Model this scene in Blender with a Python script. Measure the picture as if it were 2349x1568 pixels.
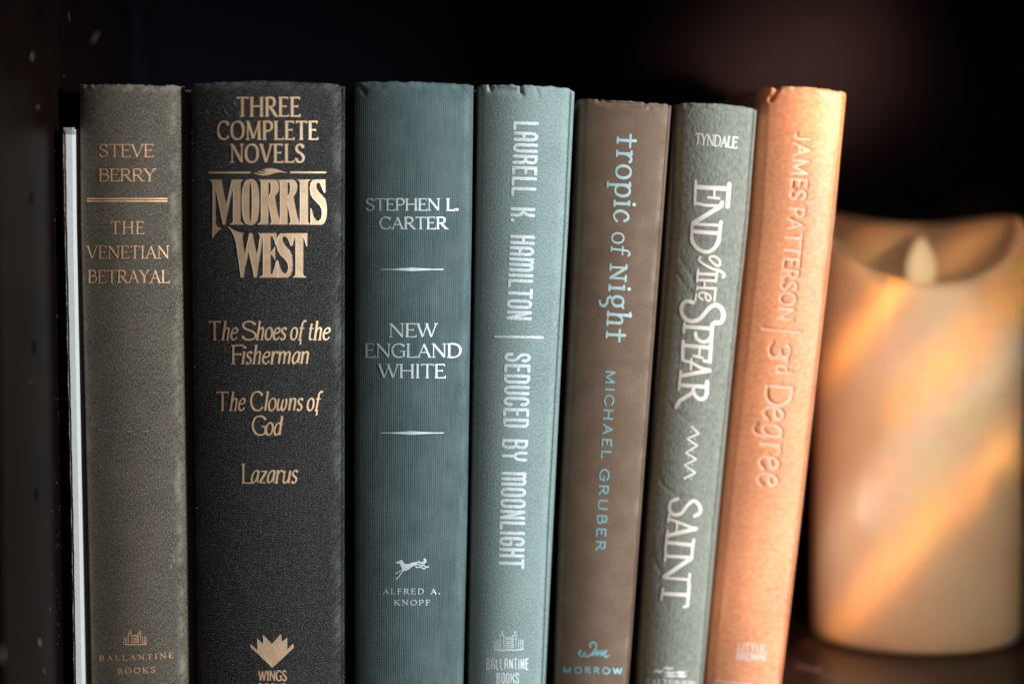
import bpy, bmesh, math, random
import numpy as np
from mathutils import Vector, Matrix, geometry

for o in list(bpy.data.objects):
    bpy.data.objects.remove(o)
sc = bpy.context.scene
col = sc.collection
R = math.radians
random.seed(7)
rng = np.random.default_rng(11)

# ------------------------------------------------------------------ camera
PITCH, CAM_H, FPX, CX, CY = 5.0, 0.2238, 5546.0, 1174.5, 784.0
cam = bpy.data.cameras.new('camera')
cam.sensor_width = 36.0
cam.lens = 85.0
cam.clip_start, cam.clip_end = 0.02, 50
cam.dof.use_dof = True
cam.dof.focus_distance = 0.925
cam.dof.aperture_fstop = 2.3
cam.dof.aperture_blades = 0
camo = bpy.data.objects.new('camera', cam)
col.objects.link(camo)
camo.location = (0, 0, CAM_H)
camo.rotation_euler = (R(90 - PITCH), 0, 0)
sc.camera = camo

# ------------------------------------------------------------------ world, exposure
world = bpy.data.worlds.new('World')
sc.world = world
world.use_nodes = True
bg = world.node_tree.nodes['Background']
bg.inputs[0].default_value = (0.25, 0.22, 0.6, 1)
bg.inputs[1].default_value = 0.045
sc.view_settings.view_transform = 'Standard'
sc.view_settings.look = 'None'
sc.view_settings.exposure = 0
sc.view_settings.gamma = 1
sc.cycles.use_denoising = True
sc.cycles.max_bounces = 6
sc.cycles.sample_clamp_indirect = 4

# ------------------------------------------------------------------ lamps
def area(name, loc, target, power, colr, sx, sy, spread=180, roll=0):
    l = bpy.data.lights.new(name, 'AREA')
    l.shape = 'RECTANGLE'; l.size = sx; l.size_y = sy
    l.energy = power; l.color = colr; l.spread = R(spread)
    o = bpy.data.objects.new(name, l)
    o.location = loc
    d = (Vector(target) - Vector(loc)).normalized()
    q = d.to_track_quat('-Z', 'Y')
    o.rotation_euler = (q @ Matrix.Rotation(R(roll), 3, 'Z').to_quaternion()).to_euler()
    col.objects.link(o)
    return o

area('window_light', (1.10, 0.20, 0.42), (0.0, 0.92, 0.12), 33.0, (0.85, 0.96, 1.0), 0.24, 0.42)
area('room_light', (0.12, -0.9, 0.38), (0.0, 0.92, 0.14), 2.7, (1.0, 0.72, 0.56), 0.5, 0.3)

# ------------------------------------------------------------------ view helpers
ct, st = math.cos(R(PITCH)), math.sin(R(PITCH))
def ray(vx, vy):
    a = (np.asarray(vx, float) - CX) / FPX
    b = (CY - np.asarray(vy, float)) / FPX
    return a, ct + b * st, -st + b * ct
def at(vx, vy, Y):
    dx, dy, dz = ray(vx, vy)
    t = Y / dy
    return dx * t, CAM_H + dz * t

# ------------------------------------------------------------------ object helpers
def tag(o, label=None, cat=None, group=None, kind=None):
    if label: o['label'] = label
    if cat: o['category'] = cat
    if group: o['group'] = group
    if kind: o['kind'] = kind
    return o
def empty(name, loc, label, cat, group=None):
    o = bpy.data.objects.new(name, None)
    o.empty_display_size = 0.01
    o.location = loc
    col.objects.link(o)
    return tag(o, label, cat, group)
def link(name, me, m, parent=None, smooth=True):
    o = bpy.data.objects.new(name, me)
    col.objects.link(o)
    if m: me.materials.append(m)
    if smooth and len(me.polygons):
        me.polygons.foreach_set('use_smooth', [True] * len(me.polygons))
    if parent is not None:
        o.parent = parent
        o.matrix_parent_inverse = Matrix.Translation(-Vector(parent.location))
    return o
def mesh(name, vs, fs, uvs=None):
    me = bpy.data.meshes.new(name)
    me.from_pydata([tuple(map(float, v)) for v in vs], [], [tuple(map(int, f)) for f in fs])
    if uvs is not None:
        uv = me.uv_layers.new(name='UVMap')
        idx = np.zeros(len(me.loops), dtype=np.int32)
        me.loops.foreach_get('vertex_index', idx)
        uv.data.foreach_set('uv', np.asarray(uvs, float)[idx].astype(np.float32).ravel())
    me.update()
    return me
def bevel_box(bm, x0, x1, y0, y1, z0, z1, bev=0.0008, seg=2):
    r = bmesh.ops.create_cube(bm, size=1)
    vs = r['verts']
    for v in vs:
        v.co = Vector((x0 + (v.co.x + .5) * (x1 - x0), y0 + (v.co.y + .5) * (y1 - y0), z0 + (v.co.z + .5) * (z1 - z0)))
    es = list({e for v in vs for e in v.link_edges})
    if bev > 0:
        bmesh.ops.bevel(bm, geom=es, offset=bev, segments=seg, profile=.6, affect='EDGES')
def bm_obj(name, bm, m, parent=None, smooth=False):
    me = bpy.data.meshes.new(name)
    bmesh.ops.recalc_face_normals(bm, faces=bm.faces)
    bm.to_mesh(me); bm.free()
    return link(name, me, m, parent, smooth)

# ------------------------------------------------------------------ materials
def newmat(name):
    m = bpy.data.materials.new(name); m.use_nodes = True
    nt = m.node_tree
    return m, nt, nt.nodes['Principled BSDF']
def N(nt, t, **kw):
    n = nt.nodes.new(t)
    for k, v in kw.items():
        if k in ('operation', 'blend_type', 'data_type', 'noise_dimensions', 'wave_type', 'bands_direction', 'feature', 'musgrave_type', 'wave_profile'):
            setattr(n, k, v)
        else:
            n.inputs[k].default_value = v
    return n
def mathn(nt, op, a, b=None, clamp=False):
    n = nt.nodes.new('ShaderNodeMath'); n.operation = op; n.use_clamp = clamp
    for i, v in enumerate((a, b)):
        if v is None: continue
        if isinstance(v, (int, float)): n.inputs[i].default_value = v
        else: nt.links.new(v, n.inputs[i])
    return n.outputs[0]
def mixc(nt, fac, a, b, blend='MIX'):
    n = nt.nodes.new('ShaderNodeMix'); n.data_type = 'RGBA'; n.blend_type = blend
    for i, v in ((0, fac), (6, a), (7, b)):
        if isinstance(v, (int, float)): n.inputs[i].default_value = v
        elif isinstance(v, tuple): n.inputs[i].default_value = (*v[:3], 1)
        else: nt.links.new(v, n.inputs[i])
    return n.outputs[2]
def uvmap(nt, sx=1, sy=1, obj=False):
    tc = nt.nodes.new('ShaderNodeTexCoord')
    mp = nt.nodes.new('ShaderNodeMapping')
    mp.inputs['Scale'].default_value = (sx, sy, 1 if not obj else sx)
    nt.links.new(tc.outputs['Object' if obj else 'UV'], mp.inputs[0])
    return mp.outputs[0]
def noise(nt, vec, scale, detail=3, rough=.55, dist=0):
    n = nt.nodes.new('ShaderNodeTexNoise')
    n.inputs['Scale'].default_value = scale; n.inputs['Detail'].default_value = detail
    n.inputs['Roughness'].default_value = rough; n.inputs['Distortion'].default_value = dist
    nt.links.new(vec, n.inputs['Vector'])
    return n.outputs['Fac']
def ramp(nt, v, lo, hi):
    n = nt.nodes.new('ShaderNodeMapRange')
    n.inputs[1].default_value = lo; n.inputs[2].default_value = hi
    nt.links.new(v, n.inputs[0])
    return n.outputs[0]
def wave(nt, vec, scale, direction, dist=0, ds=1):
    n = nt.nodes.new('ShaderNodeTexWave')
    n.wave_type = 'BANDS'; n.bands_direction = direction; n.wave_profile = 'SIN'
    n.inputs['Scale'].default_value = scale; n.inputs['Distortion'].default_value = dist
    n.inputs['Detail'].default_value = 1; n.inputs['Detail Scale'].default_value = ds
    nt.links.new(vec, n.inputs['Vector'])
    return n.outputs['Fac']
def bump(nt, h, strength, dist, b):
    n = nt.nodes.new('ShaderNodeBump')
    n.inputs['Strength'].default_value = strength; n.inputs['Distance'].default_value = dist
    nt.links.new(h, n.inputs['Height'])
    nt.links.new(n.outputs[0], b.inputs['Normal'])

def worn(nt, base, c, amt=.55):  # mixes in paler worn edges and the painted highlight of the right shoulder
    n = nt.nodes.new('ShaderNodeAttribute'); n.attribute_name = 'wear_highlight'
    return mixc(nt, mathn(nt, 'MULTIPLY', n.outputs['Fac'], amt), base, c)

def paper_mat(name, dark, light, rough=.7, grain=1.1, stretch=.45, mottle=.06, bumpd=.00025, fleck=(.5, .48, .45), fleck_amt=.5, sheen=.25, lo=.38, hi=.62, spec=.35):
    """fibrous book paper / textured covering, UV in millimetres"""
    m, nt, b = newmat(name)
    u = uvmap(nt); us = uvmap(nt, 1, stretch)
    n1 = noise(nt, us, grain * 1.6, 4, .65)
    n2 = noise(nt, u, mottle, 3, .6)
    n3 = noise(nt, us, grain * 3.1, 2, .5)
    base = mixc(nt, ramp(nt, n1, lo, hi), dark, light)
    base = mixc(nt, ramp(nt, n2, .3, .75), base, tuple(min(1, c * 1.25) for c in light), 'MIX')
    base = mixc(nt, mathn(nt, 'MULTIPLY', ramp(nt, n2, .35, .7), .35), mixc(nt, ramp(nt, n1, lo, hi), dark, light), tuple(min(1, c * 1.2) for c in light))
    fl = ramp(nt, n3, .60, .68)
    base = mixc(nt, mathn(nt, 'MULTIPLY', fl, fleck_amt), base, fleck)
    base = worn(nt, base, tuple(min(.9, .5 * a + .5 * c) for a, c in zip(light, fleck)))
    nt.links.new(base, b.inputs['Base Color'])
    b.inputs['Roughness'].default_value = rough
    b.inputs['Sheen Weight'].default_value = sheen * .3
    b.inputs['Specular IOR Level'].default_value = spec * .6
    bump(nt, mathn(nt, 'ADD', n1, mathn(nt, 'MULTIPLY', n3, .5)), .8, bumpd, b)
    return m

def weave_mat(name, dark, light, px, py, rough=.65, bumpd=.0002, fleck=(.6, .62, .62), fleck_amt=.6, fleck_at=.64, sheen=.2, mott=.35, mottc=None, slub=.5, spec=.35, wv=.6):
    """woven book cloth: px, py = thread periods in millimetres"""
    m, nt, b = newmat(name)
    u = uvmap(nt)
    wx = wave(nt, u, math.pi / px / 10 * 2 / 2, 'X', 1.2, .8)
    wy = wave(nt, u, math.pi / py / 10 * 2 / 2, 'Y', 1.2, .8)
    # threads
    w = mathn(nt, 'MULTIPLY', wx, wy)
    w = mathn(nt, 'ADD', mathn(nt, 'MULTIPLY', w, .75), mathn(nt, 'MULTIPLY', wx, .25))
    sl = noise(nt, uvmap(nt, 1.6, .06), 1.0, 3, .7)      # long vertical slubs
    n2 = noise(nt, u, .07, 3, .6)
    n3 = noise(nt, u, 2.6, 3, .6)
    f = mathn(nt, 'ADD', mathn(nt, 'MULTIPLY', w, wv), mathn(nt, 'MULTIPLY', ramp(nt, sl, .3, .7), slub * .5))
    f = mathn(nt, 'ADD', f, mathn(nt, 'MULTIPLY', ramp(nt, n3, .3, .7), .85 - wv), True)
    base = mixc(nt, f, dark, light)
    if mottc:
        base = mixc(nt, mathn(nt, 'MULTIPLY', ramp(nt, n2, .4, .65), mott), base, mottc)
    n4 = noise(nt, u, 3.7, 1, .5)
    base = mixc(nt, mathn(nt, 'MULTIPLY', ramp(nt, n4, fleck_at, fleck_at + .06), fleck_amt), base, fleck)
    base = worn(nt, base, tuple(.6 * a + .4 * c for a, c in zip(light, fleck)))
    nt.links.new(base, b.inputs['Base Color'])
    b.inputs['Roughness'].default_value = rough
    b.inputs['Sheen Weight'].default_value = sheen * .25
    b.inputs['Specular IOR Level'].default_value = spec * .45
    bump(nt, mathn(nt, 'ADD', mathn(nt, 'MULTIPLY', w, wv * 1.6), mathn(nt, 'MULTIPLY', n3, .5)), .8, bumpd, b)
    return m

def foil_mat(name, c1, c2, rough=.38, metal=.6, scale=.5, worn=None, worn_amt=.4, bumpd=.00008, spec=.6):
    m, nt, b = newmat(name)
    u = uvmap(nt)
    n1 = noise(nt, u, scale, 4, .65)
    n2 = noise(nt, u, 1.9, 3, .6)
    base = mixc(nt, ramp(nt, n1, .35, .65), c1, c2)
    if worn:
        base = mixc(nt, mathn(nt, 'MULTIPLY', ramp(nt, n2, .54, .62), worn_amt), base, worn)
    nt.links.new(base, b.inputs['Base Color'])
    b.inputs['Roughness'].default_value = rough
    b.inputs['Metallic'].default_value = metal
    b.inputs['Specular IOR Level'].default_value = spec
    bump(nt, n2, .8, bumpd, b)
    return m

def plain(name, c, rough=.6, metal=0, spec=.4, nscale=0, c2=None, bumpd=0, sheen=0):
    m, nt, b = newmat(name)
    b.inputs['Roughness'].default_value = rough
    b.inputs['Metallic'].default_value = metal
    b.inputs['Specular IOR Level'].default_value = spec
    b.inputs['Sheen Weight'].default_value = sheen
    b.inputs['Base Color'].default_value = (*c, 1)
    if nscale:
        v = uvmap(nt, 1, 1, True)
        n1 = noise(nt, v, nscale, 4, .6)
        nt.links.new(mixc(nt, ramp(nt, n1, .3, .7), c, c2 or tuple(x * .7 for x in c)), b.inputs['Base Color'])
        if bumpd: bump(nt, n1, .8, bumpd, b)
    return m

M = {}
M['taupe'] = paper_mat('taupe_paper', (.029, .0205, .0145), (.122, .096, .069), grain=1.3, stretch=.42, fleck=(.52, .46, .36), fleck_amt=.55, sheen=.18)
M['black'] = weave_mat('black_cloth', (.0026, .0020, .0016), (.026, .0205, .0165), .48, .62, fleck=(.34, .34, .33), fleck_amt=.6, fleck_at=.60, sheen=.12, slub=.3, rough=.6)
M['teal'] = weave_mat('teal_cloth', (.020, .035, .034), (.122, .174, .168), .74, .78, wv=.45, fleck=(.27, .35, .35), fleck_amt=.3, mottc=(.15, .19, .19), sheen=.12, slub=.9, bumpd=.0003)
M['aqua'] = paper_mat('pale_teal_paper', (.165, .215, .20), (.28, .35, .33), grain=.75, stretch=1, fleck=(.42, .5, .49), fleck_amt=.3, sheen=.3, mottle=.05)
M['brown'] = weave_mat('brown_cloth', (.085, .048, .031), (.245, .152, .100), .93, .71, fleck=(.42, .35, .3), fleck_amt=.4, mottc=(.24, .155, .105), mott=.5, sheen=.15, slub=.25, wv=.14, bumpd=.0001)
M['sage'] = paper_mat('sage_leatherette', (.185, .182, .144), (.285, .282, .232), grain=.5, stretch=.5, fleck=(.4, .42, .38), fleck_amt=.25, sheen=.15, bumpd=.0005)
M['orange'] = paper_mat('orange_paper', (.83, .25, .10), (.88, .38, .205), grain=.35, stretch=1, fleck=(.9, .6, .45), fleck_amt=.2, sheen=.12, rough=.42, bumpd=.00002, spec=.5, mottle=.08)
M['white_board'] = plain('white_board', (.70, .69, .66), .6, nscale=300, c2=(.62, .61, .58))
M['ragged'] = plain('torn_paper', (.50, .48, .44), .8, nscale=900, c2=(.16, .12, .10), bumpd=.0004)
M['dark_cover'] = plain('dark_brown_cover', (.030, .020, .016), .45, nscale=60, c2=(.05, .03, .025))
M['pages'] = plain('page_edges', (.55, .5, .42), .85, nscale=500, c2=(.4, .36, .3))
M['copper'] = foil_mat('copper_foil', (.62, .30, .145), (.84, .50, .28), metal=.2, rough=.45)
M['gold'] = foil_mat('tan_gold_foil', (.55, .33, .18), (.68, .44, .26), metal=.35, rough=.5, worn=(.85, .72, .55), worn_amt=.35, scale=.2)
M['gold_glint_and_lines'] = foil_mat('bright_gold_glint_and_lines', (.95, .85, .68), (1, .95, .85), metal=.3, rough=.4)  # painted light on the big letters' edges; also the emblem lines
M['silver'] = foil_mat('silver_foil', (.66, .76, .78), (.92, 1, 1), metal=.35, rough=.45, scale=.12, worn=(.36, .27, .22), worn_amt=.5)
M['silver_blue'] = foil_mat('pale_blue_foil', (.68, .77, .79), (.95, 1, 1), metal=.2, rough=.4, scale=.3, worn=(.34, .22, .18), worn_amt=.75)
M['mint'] = foil_mat('mint_foil', (.38, .54, .54), (.52, .68, .67), metal=.15, rough=.45, scale=.3)
M['cyan'] = foil_mat('cyan_foil', (.20, .42, .46), (.32, .56, .58), metal=.3, rough=.4, scale=.6)
M['cream'] = foil_mat('cream_foil', (.86, .74, .64), (1, .95, .9), metal=.1, rough=.45, scale=.1)
M['cream_rim'] = foil_mat('amber_rim', (.40, .24, .11), (.55, .36, .18), metal=.1, rough=.5, scale=.5)
M['pearl'] = foil_mat('pearl_foil', (.90, .50, .34), (.95, .68, .54), metal=.05, rough=.24, scale=.2, spec=.9)
M['pearl_white'] = foil_mat('pearl_white_foil', (.85, .74, .66), (.95, .86, .8), metal=.05, rough=.3, scale=.3)
M['scuff'] = plain('pale_scuff', (.30, .38, .38), .9)
M['scuff_dim'] = plain('dim_scuff', (.16, .21, .21), .9)
M['fibre'] = plain('loose_fibre', (.32, .30, .27), .8)

def wood_mat():
    m, nt, b = newmat('dark_varnished_wood')
    v = uvmap(nt, 1, 1, True)
    mp = nt.nodes.new('ShaderNodeMapping'); mp.inputs['Scale'].default_value = (40, 6, 6)
    tc = nt.nodes.new('ShaderNodeTexCoord'); nt.links.new(tc.outputs['Object'], mp.inputs[0])
    n1 = noise(nt, mp.outputs[0], 3.0, 5, .6, .6)
    n2 = noise(nt, v, 14, 4, .6)
    base = mixc(nt, ramp(nt, n1, .35, .7), (.010, .0065, .006), (.030, .017, .013))
    nt.links.new(base, b.inputs['Base Color'])
    nt.links.new(mathn(nt, 'ADD', mathn(nt, 'MULTIPLY', n2, .25), .22), b.inputs['Roughness'])
    b.inputs['Specular IOR Level'].default_value = .35
    bump(nt, n1, .4, .0002, b)
    return m
M['wood'] = wood_mat()
M['wood_panel'] = plain('black_varnish', (.0030, .0016, .0014), .36, spec=.07, nscale=25, c2=(.0065, .0030, .0024))
M['back'] = plain('dark_back_board', (.005, .0045, .010), .75, spec=.04, nscale=9, c2=(.007, .006, .012))
M['hole'] = plain('hole_black', (.001, .001, .001), .9, spec=.05)

def wax_mat():
    m, nt, b = newmat('cream_wax')
    v = uvmap(nt, 1, 1, True)
    n1 = noise(nt, v, 40, 4, .6)
    nt.links.new(mixc(nt, ramp(nt, n1, .3, .7), (.78, .62, .45), (.84, .69, .52)), b.inputs['Base Color'])
    b.inputs['Roughness'].default_value = .45
    b.inputs['Subsurface Weight'].default_value = .35
    b.inputs['Subsurface Radius'].default_value = (1.0, .45, .2)
    b.inputs['Subsurface Scale'].default_value = .006
    return m
M['wax'] = wax_mat()
M['flame'] = plain('cream_flame_plastic', (.86, .74, .54), .5)
M['flame'].node_tree.nodes['Principled BSDF'].inputs['Emission Color'].default_value = (1, .70, .34, 1)
M['flame'].node_tree.nodes['Principled BSDF'].inputs['Emission Strength'].default_value = .5

# ------------------------------------------------------------------ book spine surface
class Spine:
    def __init__(s, name, Y, L, Rr, top, a=.05, b=.05, bulge=.0016, D=.006, grooves=(), rowstep=.0006, colstep=.0005, band=False, press=None):
        s.name, s.Y, s.a, s.b, s.bulge, s.D = name, Y, a, b, bulge, D
        s.grooves = grooves; s.rowstep = rowstep; s.colstep = colstep; s.band = band; s.press = press
        s.Lx, s.Lz = at([p[1] for p in L], [p[0] for p in L], Y)
        s.Rx, s.Rz = at([p[1] for p in Rr], [p[0] for p in Rr], Y)
        tx, tz = at([p[0] for p in top], [p[1] for p in top], Y)
        s.ts = (tx - s.xl(tz)) / (s.xr(tz) - s.xl(tz)); s.tz = tz
        s.ztop = float(np.mean(tz))
        # cross-section table
        q = np.linspace(0, 1, 801)
        d = np.zeros_like(q)
        t = np.clip((q - a) / (1 - a - b), 0, 1)
        d -= bulge * (1 - (2 * t - 1) ** 2)
        sl = 4 * bulge / (1 - a - b)
        d += sl * np.clip(a - q, 0, 1) + sl * np.clip(q - 1 + b, 0, 1) * (.5 if band else 1)
        l = np.clip((a - q) / a, 0, 1)
        d += D * (1 - np.sqrt(np.clip(1 - l ** 2, 0, 1)))
        r = np.clip((q - (1 - b)) / b, 0, 1)
        if band:     # the joint: shoulder, groove, ridge of the cover board
            d += np.interp(r, [0, .12, .3, .45, .55, .68, .8, .92, 1], np.array([0, .5, 1.5, 2.6, 2.7, 1.9, 2.0, 3.2, 6.5]) * .001)
        else:
            d += D * (1 - np.sqrt(np.clip(1 - r ** 2, 0, 1)))
        k = np.ones(9) / 9
        dd = np.convolve(np.pad(d, 4, mode='edge'), k, 'valid')
        s.q, s.d = q, dd
    def _e(s, X, Z, z):
        o = np.argsort(Z); X = X[o]; Z = Z[o]
        z = np.asarray(z, float)
        r = np.interp(z, Z, X)
        lo = X[0] + (z - Z[0]) * (X[1] - X[0]) / (Z[1] - Z[0])
        hi = X[-1] + (z - Z[-1]) * (X[-1] - X[-2]) / (Z[-1] - Z[-2])
        return np.where(z < Z[0], lo, np.where(z > Z[-1], hi, r))
    def xl(s, z): return s._e(s.Lx, s.Lz, z)
    def xr(s, z): return s._e(s.Rx, s.Rz, z)
    def prof(s, q): return np.interp(q, s.q, s.d)
    def width(s): return float(s.xr(.12) - s.xl(.12))
    def pt(s, vx, vy, eps=.00012):
        Yc = np.full(np.shape(vx), s.Y, float)
        for _ in range(4):
            x, z = at(vx, vy, Yc)
            q = (x - s.xl(z)) / (s.xr(z) - s.xl(z))
            Yc = s.Y + s.prof(np.clip(q, 0, 1)) - eps
        x, z = at(vx, vy, Yc)
        return np.stack([x, Yc, z], -1), np.stack([q * s.width() * 1000, z * 1000], -1)
    def ztopq(s, q):
        o = np.argsort(s.ts)
        return np.interp(q, s.ts[o], s.tz[o])

def smooth_noise(q, z, seed, sx, sz):
    r = np.random.default_rng(seed)
    out = np.zeros(np.broadcast(q, z).shape)
    for _ in range(14):
        fx, fz = r.normal(0, sx), r.normal(0, sz)
        out += np.sin(fx * q + fz * z + r.uniform(0, 6.28)) * r.uniform(.4, 1)
    return out / 6

def build_spine(S, m, parent, seed):
    W = S.width()
    nc = int(W / S.colstep)
    q = np.linspace(0, 1, nc + 1)
    q = .5 - .5 * np.cos(q * math.pi) * (1 - .0) * .35 - (1 - 2 * q) * .5 * .65   # a little denser at the edges
    q = (q - q[0]) / (q[-1] - q[0])
    zt = S.ztopq(q) + smooth_noise(q * 40, 0 * q, seed + 5, 1.6, 0) * .00035
    Rr = .0014
    nr = int(S.ztop / S.rowstep)
    rows = []
    rr = np.linspace(0, 1, nr + 1)
    for r in rr:
        rows.append((r * (zt - Rr), 0 * q))
    for a_ in np.linspace(0, 90, 7)[1:]:
        rows.append((zt - Rr + Rr * math.sin(R(a_)), Rr * (1 - math.cos(R(a_))) + 0 * q))
    rows.append((zt - .0001, 0 * q + .0032))
    rows.append((zt - .0015, 0 * q + .0040))
    rows.append((zt - .008, 0 * q + .0042))
    Z = np.array([r[0] for r in rows]); YO = np.array([r[1] for r in rows])
    Q = np.broadcast_to(q, Z.shape)
    X = S.xl(Z) + Q * (S.xr(Z) - S.xl(Z))
    dep = S.prof(Q) + YO
    # wear: undulation everywhere, crumpled headcap
    dep = dep + smooth_noise(Q * W * 1000, Z * 1000, seed, .12, .05) * .00012
    near = np.clip(1 - (zt[None, :] - Z) / .007, 0, 1) ** 1.5
    dep = dep + near * smooth_noise(Q * W * 1000, Z * 1000, seed + 1, .7, 1.1) * .00045
    # creases and torn folds pressed into the cover: (pixel polyline) depth(mm) width(mm)
    for (pts, gd, gw) in S.grooves:
        gx, gz = at([p[0] for p in pts], [p[1] for p in pts], S.Y)
        best = np.full(X.shape, 1e9)
        for i in range(len(gx) - 1):
            ax, az, bx, bz = gx[i], gz[i], gx[i + 1], gz[i + 1]
            l2 = (bx - ax) ** 2 + (bz - az) ** 2 + 1e-12
            t = np.clip(((X - ax) * (bx - ax) + (Z - az) * (bz - az)) / l2, 0, 1)
            best = np.minimum(best, np.hypot(X - ax - t * (bx - ax), Z - az - t * (bz - az)))
        dep = dep + gd * .001 * (.45 if S.name == 'sage' else 1) * np.exp(-(best / (gw * .001 * (.6 if S.name == 'sage' else 1))) ** 2)
    if S.press:
        segs, pd, soft = S.press
        pr = np.zeros(X.shape)
        for (ax, az, bx, bz, hw) in segs:
            pad = hw + soft * 2
            z0, z1 = min(az, bz) - pad, max(az, bz) + pad
            ri = np.where((Z.max(1) > z0) & (Z.min(1) < z1))[0]
            if len(ri) == 0: continue
            sl = slice(ri[0], ri[-1] + 1)
            xs, zs = X[sl], Z[sl]
            l2 = (bx - ax) ** 2 + (bz - az) ** 2 + 1e-12
            t = np.clip(((xs - ax) * (bx - ax) + (zs - az) * (bz - az)) / l2, 0, 1)
            dd = np.hypot(xs - ax - t * (bx - ax), zs - az - t * (bz - az)) - hw
            f = np.clip(.5 - dd / soft, 0, 1); f = f * f * (3 - 2 * f)
            pr[sl] = np.maximum(pr[sl], f)
        dep = dep + pr * pd
    Yv = S.Y + dep
    nrow, ncol = Z.shape
    vs = np.stack([X, Yv, Z], -1).reshape(-1, 3)
    uv = np.stack([Q * W * 1000, Z * 1000], -1).reshape(-1, 2)
    # underside return so that the spine is closed at the foot
    idx = np.arange(nrow * ncol).reshape(nrow, ncol)
    f = np.stack([idx[:-1, :-1], idx[:-1, 1:], idx[1:, 1:], idx[1:, :-1]], -1).reshape(-1, 4)
    me = bpy.data.meshes.new('spine')
    me.vertices.add(len(vs)); me.vertices.foreach_set('co', vs.astype(np.float32).ravel())
    me.loops.add(f.size); me.loops.foreach_set('vertex_index', f.astype(np.int32).ravel())
    me.polygons.add(len(f)); me.polygons.foreach_set('loop_start', np.arange(0, f.size, 4, dtype=np.int32))
    me.polygons.foreach_set('loop_total', np.full(len(f), 4, dtype=np.int32))
    me.update(calc_edges=True)
    l = me.uv_layers.new(name='UVMap')
    l.data.foreach_set('uv', uv[f.ravel()].astype(np.float32).ravel())
    wear_highlight = np.maximum(.35 * np.exp(-((Q - S.a * .7) / .035) ** 2), np.exp(-((Q - 1 + S.b * .8) / .035) ** 2)) * .8  # rubbed edges, plus a highlight painted down the right shoulder
    wear_highlight = np.maximum(wear_highlight, np.clip(1 - (zt[None, :] - Z) / .0035, 0, 1))
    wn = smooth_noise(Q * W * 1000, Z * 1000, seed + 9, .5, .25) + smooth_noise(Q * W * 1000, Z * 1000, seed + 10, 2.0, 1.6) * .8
    wear_highlight = np.clip(wear_highlight * (.35 + .9 * wn) + .12 * np.clip(wn - .5, 0, 1), 0, 1)
    at_ = me.attributes.new('wear_highlight', 'FLOAT', 'POINT')
    at_.data.foreach_set('value', wear_highlight.astype(np.float32).ravel())
    return link('spine', me, m, parent)

def build_block(S, m, parent, depth=.155, board=.0028):
    """two cover boards and the page block behind a spine"""
    dL = S.Y + float(S.prof(0)); dR = S.Y + float(S.prof(1))
    def slab(name, xf0, xf1, y0, y1, z0, z1, mat):
        bm = bmesh.new()
        bevel_box(bm, 0, 1, y0, y1, z0, z1, 0)
        for v in bm.verts:
            z = v.co.z
            v.co.x = xf1(z) if v.co.x > .5 else xf0(z)
        bmesh.ops.bevel(bm, geom=list(bm.edges), offset=.0006, segments=2, profile=.6, affect='EDGES')
        bm_obj(name, bm, mat, parent)
    zt = S.ztop
    slab('cover_board', lambda z: float(S.xl(z)), lambda z: float(S.xl(z)) + board, dL - .0005, S.Y + depth, .0005, float(S.ztopq(0)) - .0012, m)
    slab('cover_board', lambda z: float(S.xr(z)) - board, lambda z: float(S.xr(z)), dR - .0005, S.Y + depth, .0005, float(S.ztopq(1)) - .0012, m)
    slab('page_block', lambda z: float(S.xl(z)) + board + .0003, lambda z: float(S.xr(z)) - board - .0003, S.Y + max(S.D, .006) + .002, S.Y + depth - .004, .003, zt - .0045, M['pages'])

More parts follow.
